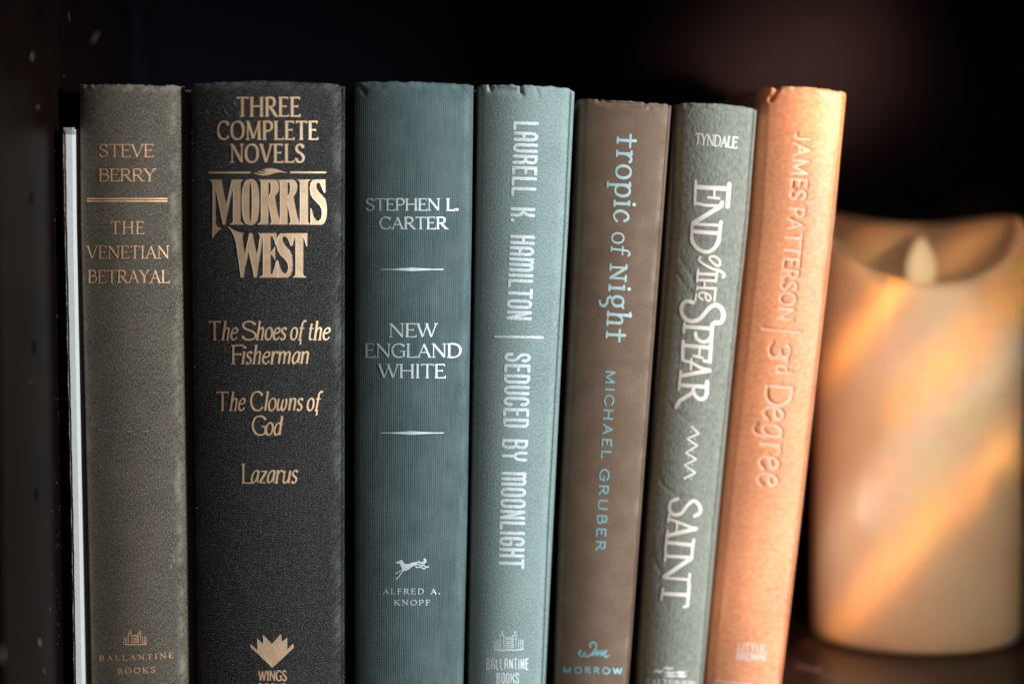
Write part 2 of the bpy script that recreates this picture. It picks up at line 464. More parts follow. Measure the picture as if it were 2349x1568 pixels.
# ------------------------------------------------------------------ lettering
# skeleton capitals and small letters, cap height 1.  K thick stem, T thin stroke, C pen curve, O closed pen curve
# serifs: (x, y, 'b') slab both ways, 'l'/'r' one way, 'u'/'d' a tick up or down at the end of an arm
G = {
 'A': (.74, [('T', [(.08, 0), (.38, 1)]), ('K', [(.36, 1), (.66, 0)]), ('T', [(.2, .36), (.54, .36)])], [(.08, 0, 'b'), (.66, 0, 'b')]),
 'B': (.62, [('K', [(.12, 0), (.12, 1)]), ('C', [(.12, 1), (.34, 1), (.49, .92), (.5, .76), (.46, .62), (.32, .54), (.12, .54)]), ('C', [(.12, .54), (.36, .54), (.53, .46), (.57, .28), (.5, .08), (.34, 0), (.12, 0)])], [(.12, 0, 'l'), (.12, 1, 'l')]),
 'C': (.72, [('C', [(.65, .8), (.56, .95), (.4, 1), (.2, .93), (.08, .7), (.06, .45), (.12, .2), (.26, .04), (.44, 0), (.58, .06), (.67, .2)])], [(.65, .84, 'u')]),
 'D': (.76, [('K', [(.12, 0), (.12, 1)]), ('C', [(.12, 1), (.36, 1), (.56, .9), (.68, .68), (.69, .42), (.61, .16), (.42, .02), (.12, 0)])], [(.12, 0, 'l'), (.12, 1, 'l')]),
 'E': (.58, [('K', [(.12, 0), (.12, 1)]), ('T', [(.12, 1), (.5, 1)]), ('T', [(.12, .53), (.42, .53)]), ('T', [(.12, 0), (.54, 0)])], [(.12, 0, 'l'), (.12, 1, 'l'), (.5, 1, 'd'), (.42, .53, 'm'), (.54, 0, 'u')]),
 'F': (.54, [('K', [(.12, 0), (.12, 1)]), ('T', [(.12, 1), (.5, 1)]), ('T', [(.12, .52), (.42, .52)])], [(.12, 0, 'b'), (.12, 1, 'l'), (.5, 1, 'd'), (.42, .52, 'm')]),
 'G': (.76, [('C', [(.66, .82), (.56, .95), (.4, 1), (.2, .93), (.08, .7), (.06, .45), (.12, .2), (.26, .04), (.44, 0), (.58, .05), (.66, .12)]), ('K', [(.66, .04), (.66, .45)]), ('T', [(.46, .45), (.76, .45)])], [(.66, .82, 'u')]),
 'H': (.78, [('K', [(.12, 0), (.12, 1)]), ('K', [(.66, 0), (.66, 1)]), ('T', [(.12, .53), (.66, .53)])], [(.12, 0, 'b'), (.12, 1, 'b'), (.66, 0, 'b'), (.66, 1, 'b')]),
 'I': (.28, [('K', [(.14, 0), (.14, 1)])], [(.14, 0, 'b'), (.14, 1, 'b')]),
 'J': (.4, [('C', [(.26, 1), (.26, .5), (.26, .2), (.2, .04), (.08, -.02), (.0, .02)])], []),
 'K': (.7, [('K', [(.12, 0), (.12, 1)]), ('T', [(.6, 1), (.14, .46)]), ('K', [(.26, .6), (.64, 0)])], [(.12, 0, 'b'), (.12, 1, 'b'), (.6, 1, 'b'), (.64, 0, 'b')]),
 'L': (.56, [('K', [(.12, 0), (.12, 1)]), ('T', [(.12, 0), (.52, 0)])], [(.12, 0, 'l'), (.12, 1, 'b'), (.52, 0, 'u')]),
 'M': (.92, [('T', [(.12, 0), (.14, 1)]), ('K', [(.14, 1), (.46, .04)]), ('T', [(.46, .04), (.78, 1)]), ('K', [(.78, 1), (.8, 0)])], [(.12, 0, 'b'), (.14, 1, 'l'), (.8, 0, 'b'), (.78, 1, 'r')]),
 'N': (.8, [('T', [(.12, 0), (.12, 1)]), ('K', [(.12, 1), (.68, .02)]), ('T', [(.68, 0), (.68, 1)])], [(.12, 0, 'b'), (.12, 1, 'l'), (.68, 1, 'b')]),
 'O': (.8, [('O', [(.4, 1), (.2, .93), (.08, .72), (.06, .5), (.08, .28), (.2, .07), (.4, 0), (.6, .07), (.72, .28), (.74, .5), (.72, .72), (.6, .93)])], []),
 'P': (.6, [('K', [(.12, 0), (.12, 1)]), ('C', [(.12, 1), (.34, 1), (.5, .92), (.55, .74), (.5, .56), (.34, .47), (.12, .47)])], [(.12, 0, 'b'), (.12, 1, 'l')]),
 'R': (.68, [('K', [(.12, 0), (.12, 1)]), ('C', [(.12, 1), (.34, 1), (.49, .92), (.53, .75), (.49, .58), (.34, .5), (.12, .5)]), ('K', [(.3, .5), (.62, 0)])], [(.12, 0, 'b'), (.12, 1, 'l'), (.64, 0, 'r')]),
 'S': (.56, [('C', [(.46, .82), (.4, .95), (.26, 1), (.12, .93), (.07, .78), (.14, .62), (.3, .51), (.43, .4), (.49, .24), (.43, .07), (.27, 0), (.12, .05), (.06, .2)])], [(.47, .84, 'u'), (.06, .16, 'e')]),
 'T': (.66, [('K', [(.33, 0), (.33, 1)]), ('T', [(.04, 1), (.62, 1)])], [(.33, 0, 'b'), (.04, 1, 'd'), (.62, 1, 'd')]),
 'U': (.74, [('C', [(.12, 1), (.12, .6), (.12, .3), (.2, .08), (.37, 0), (.54, .08), (.62, .3), (.62, .6), (.62, 1)])], [(.12, 1, 'b'), (.62, 1, 'b')]),
 'V': (.72, [('K', [(.08, 1), (.37, 0)]), ('T', [(.37, 0), (.66, 1)])], [(.08, 1, 'b'), (.66, 1, 'b')]),
 'W': (1.02, [('K', [(.06, 1), (.3, 0)]), ('T', [(.3, 0), (.52, .95)]), ('K', [(.5, .95), (.73, 0)]), ('T', [(.73, 0), (.96, 1)])], [(.06, 1, 'b'), (.5, 1, 'b'), (.96, 1, 'b')]),
 'Y': (.66, [('K', [(.06, 1), (.33, .48)]), ('T', [(.6, 1), (.33, .48)]), ('K', [(.33, .5), (.33, 0)])], [(.06, 1, 'b'), (.6, 1, 'b'), (.33, 0, 'b')]),
 '.': (.26, [('D', [(.12, .07)])], []),
 ',': (.26, [('C', [(.14, .1), (.15, -.02), (.08, -.16)])], []),
 ' ': (.34, [], []),
 '3': (.58, [('C', [(.08, .84), (.18, .97), (.32, 1), (.46, .92), (.49, .76), (.42, .6), (.26, .54)]), ('C', [(.26, .54), (.44, .5), (.53, .34), (.5, .14), (.34, .0), (.16, .02), (.05, .14)])], []),
 # small letters (x-height .66)
 'a': (.5, [('C', [(.42, .56), (.34, .66), (.2, .62), (.09, .42), (.07, .2), (.14, .03), (.25, .04), (.36, .2), (.42, .4)]), ('K', [(.43, .66), (.4, .12)]), ('T', [(.4, .12), (.48, .02)])], []),
 'c': (.46, [('C', [(.4, .53), (.3, .66), (.16, .6), (.07, .38), (.08, .16), (.2, .0), (.32, .03), (.42, .14)])], [(.4, .5, 'e')]),
 'd': (.56, [('C', [(.44, .56), (.34, .66), (.2, .62), (.09, .42), (.08, .2), (.16, .02), (.28, .02), (.4, .14), (.44, .3)]), ('K', [(.45, 1.04), (.44, .0)])], [(.45, 1.02, 'l')]),
 'e': (.5, [('C', [(.09, .36), (.3, .38), (.42, .46), (.4, .6), (.28, .66), (.15, .58), (.07, .36), (.1, .12), (.24, .0), (.38, .06), (.45, .16)])], []),
 'f': (.36, [('C', [(.44, .98), (.36, 1.06), (.26, .98), (.22, .8), (.2, .4), (.18, .0)]), ('T', [(.06, .64), (.4, .64)])], [(.18, 0, 'b')]),
 'g': (.54, [('C', [(.44, .56), (.34, .66), (.2, .62), (.09, .42), (.08, .22), (.16, .04), (.28, .04), (.4, .16), (.44, .3)]), ('C', [(.45, .66), (.45, .3), (.44, .0), (.4, -.2), (.26, -.3), (.1, -.22)])], []),
 'h': (.56, [('K', [(.12, 0), (.13, 1.04)]), ('C', [(.13, .42), (.2, .58), (.32, .67), (.42, .6), (.43, .4), (.43, .0)])], [(.12, 0, 'b'), (.13, 1.02, 'l'), (.43, 0, 'b')]),
 'i': (.26, [('K', [(.13, 0), (.13, .66)]), ('D', [(.14, .9)])], [(.13, 0, 'b'), (.13, .66, 'l')]),
 'l': (.26, [('K', [(.13, 0), (.14, 1.06)])], [(.14, 1.04, 'l')]),
 'm': (.84, [('K', [(.12, 0), (.12, .66)]), ('C', [(.12, .42), (.2, .58), (.31, .67), (.39, .6), (.41, .4), (.41, .0)]), ('C', [(.41, .42), (.49, .58), (.6, .67), (.69, .6), (.7, .4), (.7, .0)])], [(.12, .66, 'l')]),
 'n': (.56, [('K', [(.12, 0), (.12, .66)]), ('C', [(.12, .42), (.2, .58), (.32, .67), (.42, .6), (.43, .4), (.43, .0)])], [(.12, .66, 'l')]),
 'o': (.54, [('O', [(.27, .67), (.14, .61), (.07, .44), (.07, .23), (.14, .06), (.27, 0), (.4, .06), (.47, .23), (.47, .44), (.4, .61)])], []),
 'p': (.58, [('K', [(.13, -.36), (.13, .66)]), ('C', [(.13, .4), (.2, .6), (.33, .67), (.46, .58), (.51, .34), (.45, .08), (.32, .0), (.18, .05), (.13, .2)])], [(.13, -.36, 'b'), (.13, .66, 'l')]),
 'r': (.42, [('K', [(.12, 0), (.12, .66)]), ('C', [(.12, .38), (.2, .58), (.3, .67), (.4, .62)])], [(.12, 0, 'b'), (.12, .66, 'l'), (.4, .6, 'e')]),
 's': (.4, [('C', [(.33, .55), (.26, .66), (.14, .64), (.07, .53), (.12, .4), (.24, .32), (.33, .2), (.29, .05), (.17, 0), (.06, .1)])], []),
 't': (.38, [('C', [(.18, .9), (.16, .5), (.16, .14), (.24, .0), (.34, .06)]), ('T', [(.05, .62), (.34, .62)])], []),
 'u': (.54, [('C', [(.11, .66), (.1, .3), (.12, .06), (.22, .0), (.32, .08), (.41, .26)]), ('K', [(.43, .66), (.42, .0)])], []),
 'w': (.74, [('C', [(.1, .66), (.08, .3), (.12, .04), (.22, .02), (.32, .2), (.38, .62)]), ('C', [(.38, .62), (.35, .3), (.38, .06), (.48, .0), (.6, .2), (.62, .46), (.56, .66)])], []),
 'z': (.46, [('K', [(.4, .64), (.07, .02)]), ('T', [(.07, .62), (.4, .62)]), ('T', [(.07, .02), (.42, .02)])], []),
}
G['{t}'] = (.5, [('K', [(.22, 0), (.22, .82)]), ('T', [(.02, .58), (.46, .58)])], [(.22, 0, 'b')])      # slab t
G['{N}'] = (.66, [('T', [(.12, 0), (.12, .72)]), ('K', [(.12, .72), (.52, .02)]), ('T', [(.52, 0), (.52, .72)])], [(.12, 0, 'b'), (.12, .72, 'l'), (.52, .72, 'b')])
G['{g}'] = (.54, [('O', [(.27, .67), (.15, .62), (.09, .46), (.1, .28), (.2, .16), (.34, .18), (.43, .32), (.43, .5), (.38, .62)]), ('T', [(.38, .6), (.5, .68)]), ('C', [(.2, .16), (.1, .04), (.2, -.06), (.36, -.08), (.46, -.2), (.42, -.36), (.28, -.42)])], [])
G['{g2}'] = G['g']
# condensed rounded capitals of the pale book
def RND(pts): return ('C', pts)
H_ = {
 'A': (.5, [RND([(.1, 0), (.1, .5), (.1, .8), (.16, .95), (.25, 1), (.34, .95), (.4, .8), (.4, .5), (.4, 0)]), ('T', [(.1, .42), (.4, .42)])]),
 'B': (.5, [('T', [(.1, 0), (.1, 1)]), RND([(.1, 1), (.28, 1), (.39, .9), (.39, .7), (.3, .56), (.1, .55)]), RND([(.1, .55), (.3, .54), (.4, .42), (.4, .12), (.3, 0), (.1, 0)])]),
 'C': (.5, [RND([(.4, .72), (.4, .85), (.34, .96), (.25, 1), (.15, .96), (.1, .82), (.1, .5), (.1, .18), (.15, .04), (.25, 0), (.34, .04), (.4, .15), (.4, .28)])]),
 'D': (.5, [('T', [(.1, 0), (.1, 1)]), RND([(.1, 1), (.28, 1), (.38, .92), (.4, .78), (.4, .5), (.4, .22), (.38, .08), (.28, 0), (.1, 0)])]),
 'E': (.46, [('T', [(.1, 0), (.1, 1)]), ('T', [(.1, 1), (.38, 1)]), ('T', [(.1, .55), (.33, .55)]), ('T', [(.1, 0), (.38, 0)])]),
 'G': (.5, [RND([(.4, .72), (.4, .85), (.34, .96), (.25, 1), (.15, .96), (.1, .82), (.1, .5), (.1, .18), (.15, .04), (.25, 0), (.34, .04), (.4, .18), (.4, .45)]), ('T', [(.4, .45), (.27, .45)])]),
 'H': (.5, [('T', [(.1, 0), (.1, 1)]), ('T', [(.4, 0), (.4, 1)]), ('T', [(.1, .55), (.4, .55)])]),
 'I': (.22, [('T', [(.11, 0), (.11, 1)])]),
 'K': (.5, [('T', [(.1, 0), (.1, 1)]), RND([(.4, 1), (.38, .75), (.3, .6), (.12, .53)]), RND([(.14, .54), (.32, .46), (.4, .3), (.4, 0)])]),
 'L': (.44, [('T', [(.1, 0), (.1, 1)]), ('T', [(.1, 0), (.38, 0)])]),
 'M': (.72, [('T', [(.1, 0), (.1, 1)]), RND([(.1, .8), (.14, .95), (.23, 1), (.32, .95), (.36, .8), (.36, .5), (.36, 0)]), RND([(.36, .8), (.4, .95), (.49, 1), (.58, .95), (.62, .8), (.62, .4), (.62, 0)])]),
 'N': (.5, [('T', [(.1, 0), (.1, 1)]), ('T', [(.1, 1), (.4, .02)]), ('T', [(.4, 0), (.4, 1)])]),
 'O': (.5, [('O', [(.25, 1), (.15, .96), (.1, .82), (.1, .5), (.1, .18), (.15, .04), (.25, 0), (.35, .04), (.4, .18), (.4, .5), (.4, .82), (.35, .96)])]),
 'R': (.5, [('T', [(.1, 0), (.1, 1)]), RND([(.1, 1), (.28, 1), (.39, .9), (.39, .68), (.3, .54), (.1, .53)]), RND([(.26, .53), (.38, .44), (.4, .28), (.4, 0)])]),
 'S': (.5, [RND([(.4, .74), (.4, .86), (.33, .97), (.23, 1), (.13, .95), (.1, .8), (.14, .64), (.25, .54), (.36, .44), (.4, .28), (.38, .1), (.28, 0), (.16, .02), (.1, .14), (.1, .26)])]),
 'T': (.44, [('T', [(.22, 0), (.22, 1)]), ('T', [(.04, 1), (.4, 1)])]),
 'U': (.5, [RND([(.1, 1), (.1, .5), (.1, .2), (.15, .05), (.25, 0), (.35, .05), (.4, .2), (.4, .5), (.4, 1)])]),
 'W': (.74, [('T', [(.06, 1), (.22, 0)]), ('T', [(.22, 0), (.37, .95)]), ('T', [(.37, .95), (.52, 0)]), ('T', [(.52, 0), (.68, 1)])]),
 'Y': (.46, [RND([(.08, 1), (.08, .75), (.13, .58), (.23, .5)]), RND([(.38, 1), (.38, .75), (.33, .58), (.23, .5)]), ('T', [(.23, .5), (.23, 0)])]),
 '.': (.24, [('D', [(.1, .05)])]), ' ': (.34, []),
}
H_ = {k: (v[0], v[1], []) for k, v in H_.items()}

def catmull(P, closed, step):
    P = [np.array(p, float) for p in P]
    n = len(P); out = []
    rngi = range(n) if closed else range(n - 1)
    for i in rngi:
        if closed: p0, p1, p2, p3 = P[(i - 1) % n], P[i], P[(i + 1) % n], P[(i + 2) % n]
        else:
            p1, p2 = P[i], P[i + 1]
            p0 = P[i - 1] if i > 0 else 2 * p1 - p2
            p3 = P[i + 2] if i + 2 < n else 2 * p2 - p1
        k = max(2, int(np.hypot(*(p2 - p1)) / step))
        for j in range(k):
            t = j / k
            out.append(.5 * ((2 * p1) + (-p0 + p2) * t + (2 * p0 - 5 * p1 + 4 * p2 - p3) * t * t + (-p0 + 3 * p1 - 3 * p2 + p3) * t ** 3))
    if not closed: out.append(P[-1])
    return np.array(out)
def straight(P, step):
    P = [np.array(p, float) for p in P]; out = []
    for i in range(len(P) - 1):
        k = max(1, int(np.hypot(*(P[i + 1] - P[i])) / step))
        for j in range(k): out.append(P[i] + (P[i + 1] - P[i]) * j / k)
    out.append(P[-1]); return np.array(out)

class Ink:
    """collects flat stamped shapes given in picture pixels, laid on one spine"""
    def __init__(s, S, eps=.00012, step=5.0):
        s.S, s.eps, s.step = S, eps, step
        s.v, s.uv, s.f, s.layer, s.segs = [], [], [], 0, []
    def add(s, pts, faces):
        e = s.eps + s.layer * 3e-6; s.layer = (s.layer + 1) % 16
        P, U = s.S.pt(pts[:, 0], pts[:, 1], e)
        b = sum(len(x) for x in s.v)
        s.v.append(P); s.uv.append(U)
        s.f += [tuple(b + i for i in f) for f in faces]
    def ribbon(s, P, w, closed=False, cap=False):
        """P path in pixels, w widths per point"""
        P = np.asarray(P, float); w = np.broadcast_to(np.asarray(w, float), (len(P),))
        if closed: T = np.roll(P, -1, 0) - np.roll(P, 1, 0)
        else:
            T = np.gradient(P, axis=0) if len(P) > 1 else np.array([[1., 0]])
        T = T / (np.hypot(T[:, 0], T[:, 1])[:, None] + 1e-9)
        Nn = np.stack([-T[:, 1], T[:, 0]], 1)
        A = P + Nn * w[:, None] / 2; B = P - Nn * w[:, None] / 2
        n = len(P); pts = np.concatenate([A, B])
        fs = [(i, (i + 1) % n, n + (i + 1) % n, n + i) for i in range(n if closed else n - 1)]
        s.add(pts, fs)
        for i in range(n if closed else n - 1):
            s.segs.append((P[i], P[(i + 1) % n], .5 * (w[i] + w[(i + 1) % n]) / 2))
        if cap:
            for k in (0, -1): s.disc(P[k], w[k] / 2)
    def disc(s, c, r, ry=None, n=14):
        a = np.linspace(0, 2 * math.pi, n, endpoint=False)
        ry = r if ry is None else ry
        pts = np.concatenate([[c], np.stack([c[0] + r * np.cos(a), c[1] + ry * np.sin(a)], 1)])
        s.add(pts, [(0, 1 + i, 1 + (i + 1) % n) for i in range(n)])
        s.segs.append((np.array(c, float), np.array(c, float) + .01, r))
    def poly(s, loops, sub=10.0):
        """filled outline with optional holes"""
        L = [[Vector((p[0], p[1], 0)) for p in l] for l in loops]
        tri = geometry.tessellate_polygon(L)
        flat = [tuple(p[:2]) for l in loops for p in l]
        bm = bmesh.new()
        vs = [bm.verts.new((x, y, 0)) for x, y in flat]
        for t in tri:
            try: bm.faces.new([vs[i] for i in t])
            except ValueError: pass
        for _ in range(3):
            es = [e for e in bm.edges if e.calc_length() > sub]
            if not es: break
            bmesh.ops.subdivide_edges(bm, edges=es, cuts=1)
            bmesh.ops.triangulate(bm, faces=[f for f in bm.faces if len(f.verts) > 3])
        bm.verts.ensure_lookup_table(); bm.verts.index_update()
        pts = np.array([(v.co.x, v.co.y) for v in bm.verts])
        s.add(pts, [tuple(v.index for v in f.verts) for f in bm.faces])
        bm.free()
    def lines(s, P, w, smooth=False, cap=True, closed=False):
        s.ribbon(catmull(P, closed, s.step) if smooth else straight(P, s.step), w, closed, cap)
    def text(s, string, p0, p1, cap, thick, thin=None, serif=0, sth=None, font=None, track=.0, slant=0, bow=0, rnd=False, nib=22, grow=0):
        """string fitted between two baseline points (pixels)"""
        font = font or G
        toks = []
        i = 0
        while i < len(string):
            if string[i] == '{':
                j = string.index('}', i); toks.append(string[i:j + 1]); i = j + 1
            else: toks.append(string[i]); i += 1
        thin = thick if thin is None else thin
        sth = sth or thin
        p0 = np.array(p0, float); p1 = np.array(p1, float)
        if slant: p0 = p0 - np.array([slant * cap * .25, 0]); p1 = p1 - np.array([slant * cap * .6, 0])
        length = np.hypot(*(p1 - p0)); d = (p1 - p0) / length; up = np.array([d[1], -d[0]])
        # side bearings of the first and last letter are taken off
        tot = sum(font[c][0] + track for c in toks) - track - .16
        k = length / tot
        def tr(P, ox):
            P = np.asarray(P, float)
            lx = (P[..., 0] + ox - .08) * k + P[..., 1] * slant * cap
            ly = P[..., 1] * cap
            u = lx / length
            ly = ly - bow * 4 * u * (1 - u)
            return np.stack([lx, ly], -1)
        def px(Lc): return p0 + Lc[..., :1] * d + Lc[..., 1:2] * up
        x = 0
        for c in toks:
            w_, strokes, serifs = font[c]
            for kind, P in strokes:
                if kind == 'D':
                    s.disc(px(tr(P, x))[0], thick * .62); continue
                Lp = tr(P, x)
                if kind in 'KT':
                    Pp = straight(Lp, s.step); ww = thick if kind == 'K' else thin
                    s.ribbon(px(Pp), ww, cap=rnd)
                else:
                    Pp = catmull(Lp, kind == 'O', min(s.step, cap * .06))
                    T = (np.roll(Pp, -1, 0) - np.roll(Pp, 1, 0)) if kind == 'O' else np.gradient(Pp, axis=0)
                    ang = np.arctan2(T[:, 1], T[:, 0])
                    ww = thin + (thick - thin) * np.abs(np.sin(ang - R(nib))) ** 1.3
                    s.ribbon(px(Pp), ww, kind == 'O', cap=rnd)
            if serif:
                for (sx, sy, sk) in serifs:
                    c0 = tr((sx, sy), x)
                    yy = c0[1] + (0 if sy > .05 else 0)
                    if sk in 'blr':
                        a = serif * (.5 if sk == 'b' else .5 if sk == 'l' else .1) + (0 if sk == 'r' else 0)
                        b_ = serif * (.5 if sk == 'b' else .5 if sk == 'r' else .1)
                        off = -sth * .0
                        s.ribbon(px(np.array([[c0[0] - a - thick * .25, yy], [c0[0] + b_ + thick * .25, yy]])), sth, cap=rnd)
                    elif sk == 'd': s.ribbon(px(np.array([[c0[0], yy + sth * .5], [c0[0] + serif * .12, yy - serif * .75]])), np.array([sth * 1.3, sth * .8]), cap=rnd)
                    elif sk == 'u': s.ribbon(px(np.array([[c0[0], yy - sth * .5], [c0[0] + serif * .12, yy + serif * .8]])), np.array([sth * 1.3, sth * .8]), cap=rnd)
                    elif sk == 'm': s.ribbon(px(np.array([[c0[0], yy - serif * .42], [c0[0], yy + serif * .42]])), sth, cap=rnd)
                    elif sk == 'e': s.disc(px(c0[None, :])[0], thick * .5)
            x += w_ + track
    def build(s, name, m, parent, **kw):
        me = mesh(name, np.concatenate(s.v), s.f, np.concatenate(s.uv))
        o = link(name, me, m, parent)
        # all faces towards the reader
        bm = bmesh.new(); bm.from_mesh(me)
        bm.normal_update()
        fl = [f for f in bm.faces if f.normal.y > 0]
        bmesh.ops.reverse_faces(bm, faces=fl)
        bm.to_mesh(me); bm.free()
        return tag(o, **kw)
    def press(s, depth, soft, grow=1.0):
        out = []
        for a, b, hw in s.segs:
            (ax, bx), (az, bz) = at([a[0], b[0]], [a[1], b[1]], s.S.Y - .001)
            out.append((ax, az, bx, bz, hw * grow / FPX * .925))
        return (out, depth, soft)

def fr(ox, oy, k):
    """coordinates measured in an enlarged part of the photograph -> picture pixels"""
    return lambda P: [((x / k + ox) * .57349, (y / k + oy) * .57349) for x, y in P]

def fibres(S, parent, side, n, seed, y0=200, y1=1560, ln=6, mat=None):
    """loose threads standing off one edge of the cloth"""
    r = random.Random(seed)
    vs, fs = [], []
    for _ in range(n):
        vy = r.uniform(y0, y1)
        _, z = at(0, vy, S.Y)
        q0 = r.uniform(.0, .03) if side < 0 else 1 - r.uniform(.0, .03)
        x = float(S.xl(z) + q0 * (S.xr(z) - S.xl(z)))
        p = np.array([x, S.Y + float(S.prof(q0)) - .0001, float(z)])
        a = r.uniform(-1.5, 1.5)
        dvec = np.array([side * math.cos(a), -.3 * r.random(), math.sin(a)])
        L = r.uniform(.3, 1) * ln * 1e-4
        pts = [p]
        for k in range(5):
            dvec = dvec + np.array([r.uniform(-.5, .5), r.uniform(-.3, .3), r.uniform(-.5, .5)])
            dvec /= np.linalg.norm(dvec)
            pts.append(pts[-1] + dvec * L / 5 * r.uniform(.8, 1.6))
        w = r.uniform(.00002, .00004)
        for i, q in enumerate(pts):
            b = len(vs)
            vs += [q + np.array([w, 0, 0]), q + np.array([-w, 0, w]), q + np.array([-w, 0, -w])]
            if i:
                for k in range(3):
                    fs.append((b - 3 + k, b - 3 + (k + 1) % 3, b + (k + 1) % 3, b + k))
    o = link('frayed_threads', mesh('frayed_threads', vs, fs), mat or M['fibre'], parent)
    tag(o, kind='stuff')

# ------------------------------------------------------------------ the bookcase
bc = empty('bookcase', (0, 1.0, 0), 'dark varnished wooden bookcase with peg holes in its side', 'bookcase')
PX = -.173
bm = bmesh.new(); bevel_box(bm, PX - .018, .28, .815, 1.18, -.02, 0, .001); bm_obj('shelf_board', bm, M['wood'], bc)
bm = bmesh.new(); bevel_box(bm, PX, .262, .815, 1.18, .300, .320, .001); bm_obj('upper_board', bm, M['wood'], bc)
bm = bmesh.new(); bevel_box(bm, PX - .018, .28, 1.1805, 1.19, -.02, .320, .0); bm_obj('back_panel', bm, M['back'], bc)
# left side panel with drilled holes
bm = bmesh.new(); bevel_box(bm, PX - .018, PX - .0003, .815, 1.18, .0005, .3195, .0008)
me = bpy.data.meshes.new('side_panel'); bm.to_mesh(me); bm.free()
side = link('side_panel', me, M['wood_panel'], None, False)
HOLE_Y = .873
cut = bmesh.new()
hz = []
for vy in (128, 455, 795, 1135, 1470):
    z = float(at(75, vy, HOLE_Y)[1]); hz.append(z)
    mtx = Matrix.Translation((PX, HOLE_Y, z)) @ Matrix.Rotation(R(90), 4, 'Y')
    bmesh.ops.create_cone(cut, cap_ends=True, segments=24, radius1=.0027, radius2=.0027, depth=.018, matrix=mtx)
cme = bpy.data.meshes.new('cut'); cut.to_mesh(cme); cut.free()
co = bpy.data.objects.new('cut', cme); col.objects.link(co)
md = side.modifiers.new('holes', 'BOOLEAN'); md.object = co; md.operation = 'DIFFERENCE'; md.solver = 'EXACT'
bpy.context.view_layer.update()
dg = bpy.context.evaluated_depsgraph_get()
nm = bpy.data.meshes.new_from_object(side.evaluated_get(dg))
side.modifiers.clear(); side.data = nm
bpy.data.objects.remove(co)
side.parent = bc; side.matrix_parent_inverse = Matrix.Translation(-Vector(bc.location))
for z in hz:      # dark plug at the bottom of each hole
    bm = bmesh.new()
    bmesh.ops.create_cone(bm, cap_ends=True, segments=20, radius1=.0026, radius2=.0026, depth=.001, matrix=Matrix.Translation((PX - .0085, HOLE_Y, z)) @ Matrix.Rotation(R(90), 4, 'Y'))
    bm_obj('peg_hole', bm, M['hole'], bc)
bm = bmesh.new(); bevel_box(bm, PX + .0003, PX + .0035, 1.098, 1.128, .0005, .2995, .0008); bm_obj('corner_bead', bm, M['back'], bc)
bm = bmesh.new(); bevel_box(bm, .2623, .28, .895, 1.18, .0005, .3195, .0008); bm_obj('side_panel', bm, M['wood_panel'], bc)  # unseen panel, placed to keep the window light off the candle
# pale smears and crumbs on the shelf
rs = random.Random(8); vs, fs = [], []
def crumb(vx, vy, rx, ry):
    a, b_, c = ray(vx, vy); t = -CAM_H / c; x, y = a * t, b_ * t
    b0 = len(vs); n_ = 9
    vs.append((x, y, .0006))
    for i in range(n_): vs.append((x + rx * math.cos(6.283 * i / n_), y + ry * math.sin(6.283 * i / n_), .0001))
    for i in range(n_): fs.append((b0, b0 + 1 + i, b0 + 1 + (i + 1) % n_))
crumb(1880, 1535, .0012, .0022)
for i in range(60):
    t = rs.random(); crumb(1825 + 120 * t + rs.gauss(0, 3), 1528 + 50 * t * t + rs.gauss(0, 4), rs.uniform(.0002, .0008), rs.uniform(.0003, .0015))
for i in range(30): crumb(rs.uniform(1840, 1880), rs.uniform(1465, 1480), rs.uniform(.0003, .0008), rs.uniform(.0003, .0012))
for i in range(50): crumb(rs.uniform(1820, 2340), rs.uniform(1515, 1568), rs.uniform(.0001, .0004), rs.uniform(.0001, .0006))
o = link('shelf_dust', mesh('shelf_dust', vs, fs), plain('shelf_crumbs', (.11, .075, .055), .9), bc, False)
tag(o, kind='stuff')
# scratches and dust on the side panel
r = random.Random(4); vs, fs = [], []
def fleck(x, y, z, dy, dz, w):
    b = len(vs)
    for (a, c) in ((0, 0), (.5, 1), (1, 0), (.5, -1)):
        vs.append((x, y + dy * a + c * w * .3, z + dz * a))
    for (a, c) in ((0, 0), (.5, 1), (1, 0), (.5, -1)):
        vs.append((x - .0001, y + dy * a + c * w * .3, z + dz * a))
    fs.append((b, b + 1, b + 2, b + 3))
    for i in range(4): fs.append((b + i, b + (i + 1) % 4, b + 4 + (i + 1) % 4, b + 4 + i))
def panel_pt(vx, vy):
    a, bb, c = ray(vx, vy); t = PX / a
    return bb * t, CAM_H + c * t
for (vx, vy, dx, dy, w) in ((225, 70, -15, 32, .006), (156, 27, 3, 24, .0012), (74, 120, -3, 20, .003), (87, 240, -2, 10, .002), (88, 1460, 3, 25, .004), (98, 1530, 5, 16, .0015), (2, 1480, 3, 40, .004), (68, 870, 0, 8, .001), (113, 1392, 2, 8, .001)):
    y, z = panel_pt(vx, vy); y2, z2 = panel_pt(vx + dx, vy + dy)
    fleck(PX + .00025, y, z, y2 - y, z2 - z, w)
for _ in range(90):
    vx = r.gauss(132, 7); vy = r.uniform(40, 1500)
    y, z = panel_pt(vx, vy)
    if y > .93 and vy > 296: y = r.uniform(.915, .925)
    fleck(PX + .00025, y, z, r.uniform(-.0006, .0006), r.uniform(-.0005, .0005) * (2 if r.random() < .2 else .6), .0006)
o = link('dust_specks', mesh('dust_specks', vs, fs), plain('dust', (.16, .15, .13), .9), bc, False)
tag(o, kind='stuff')

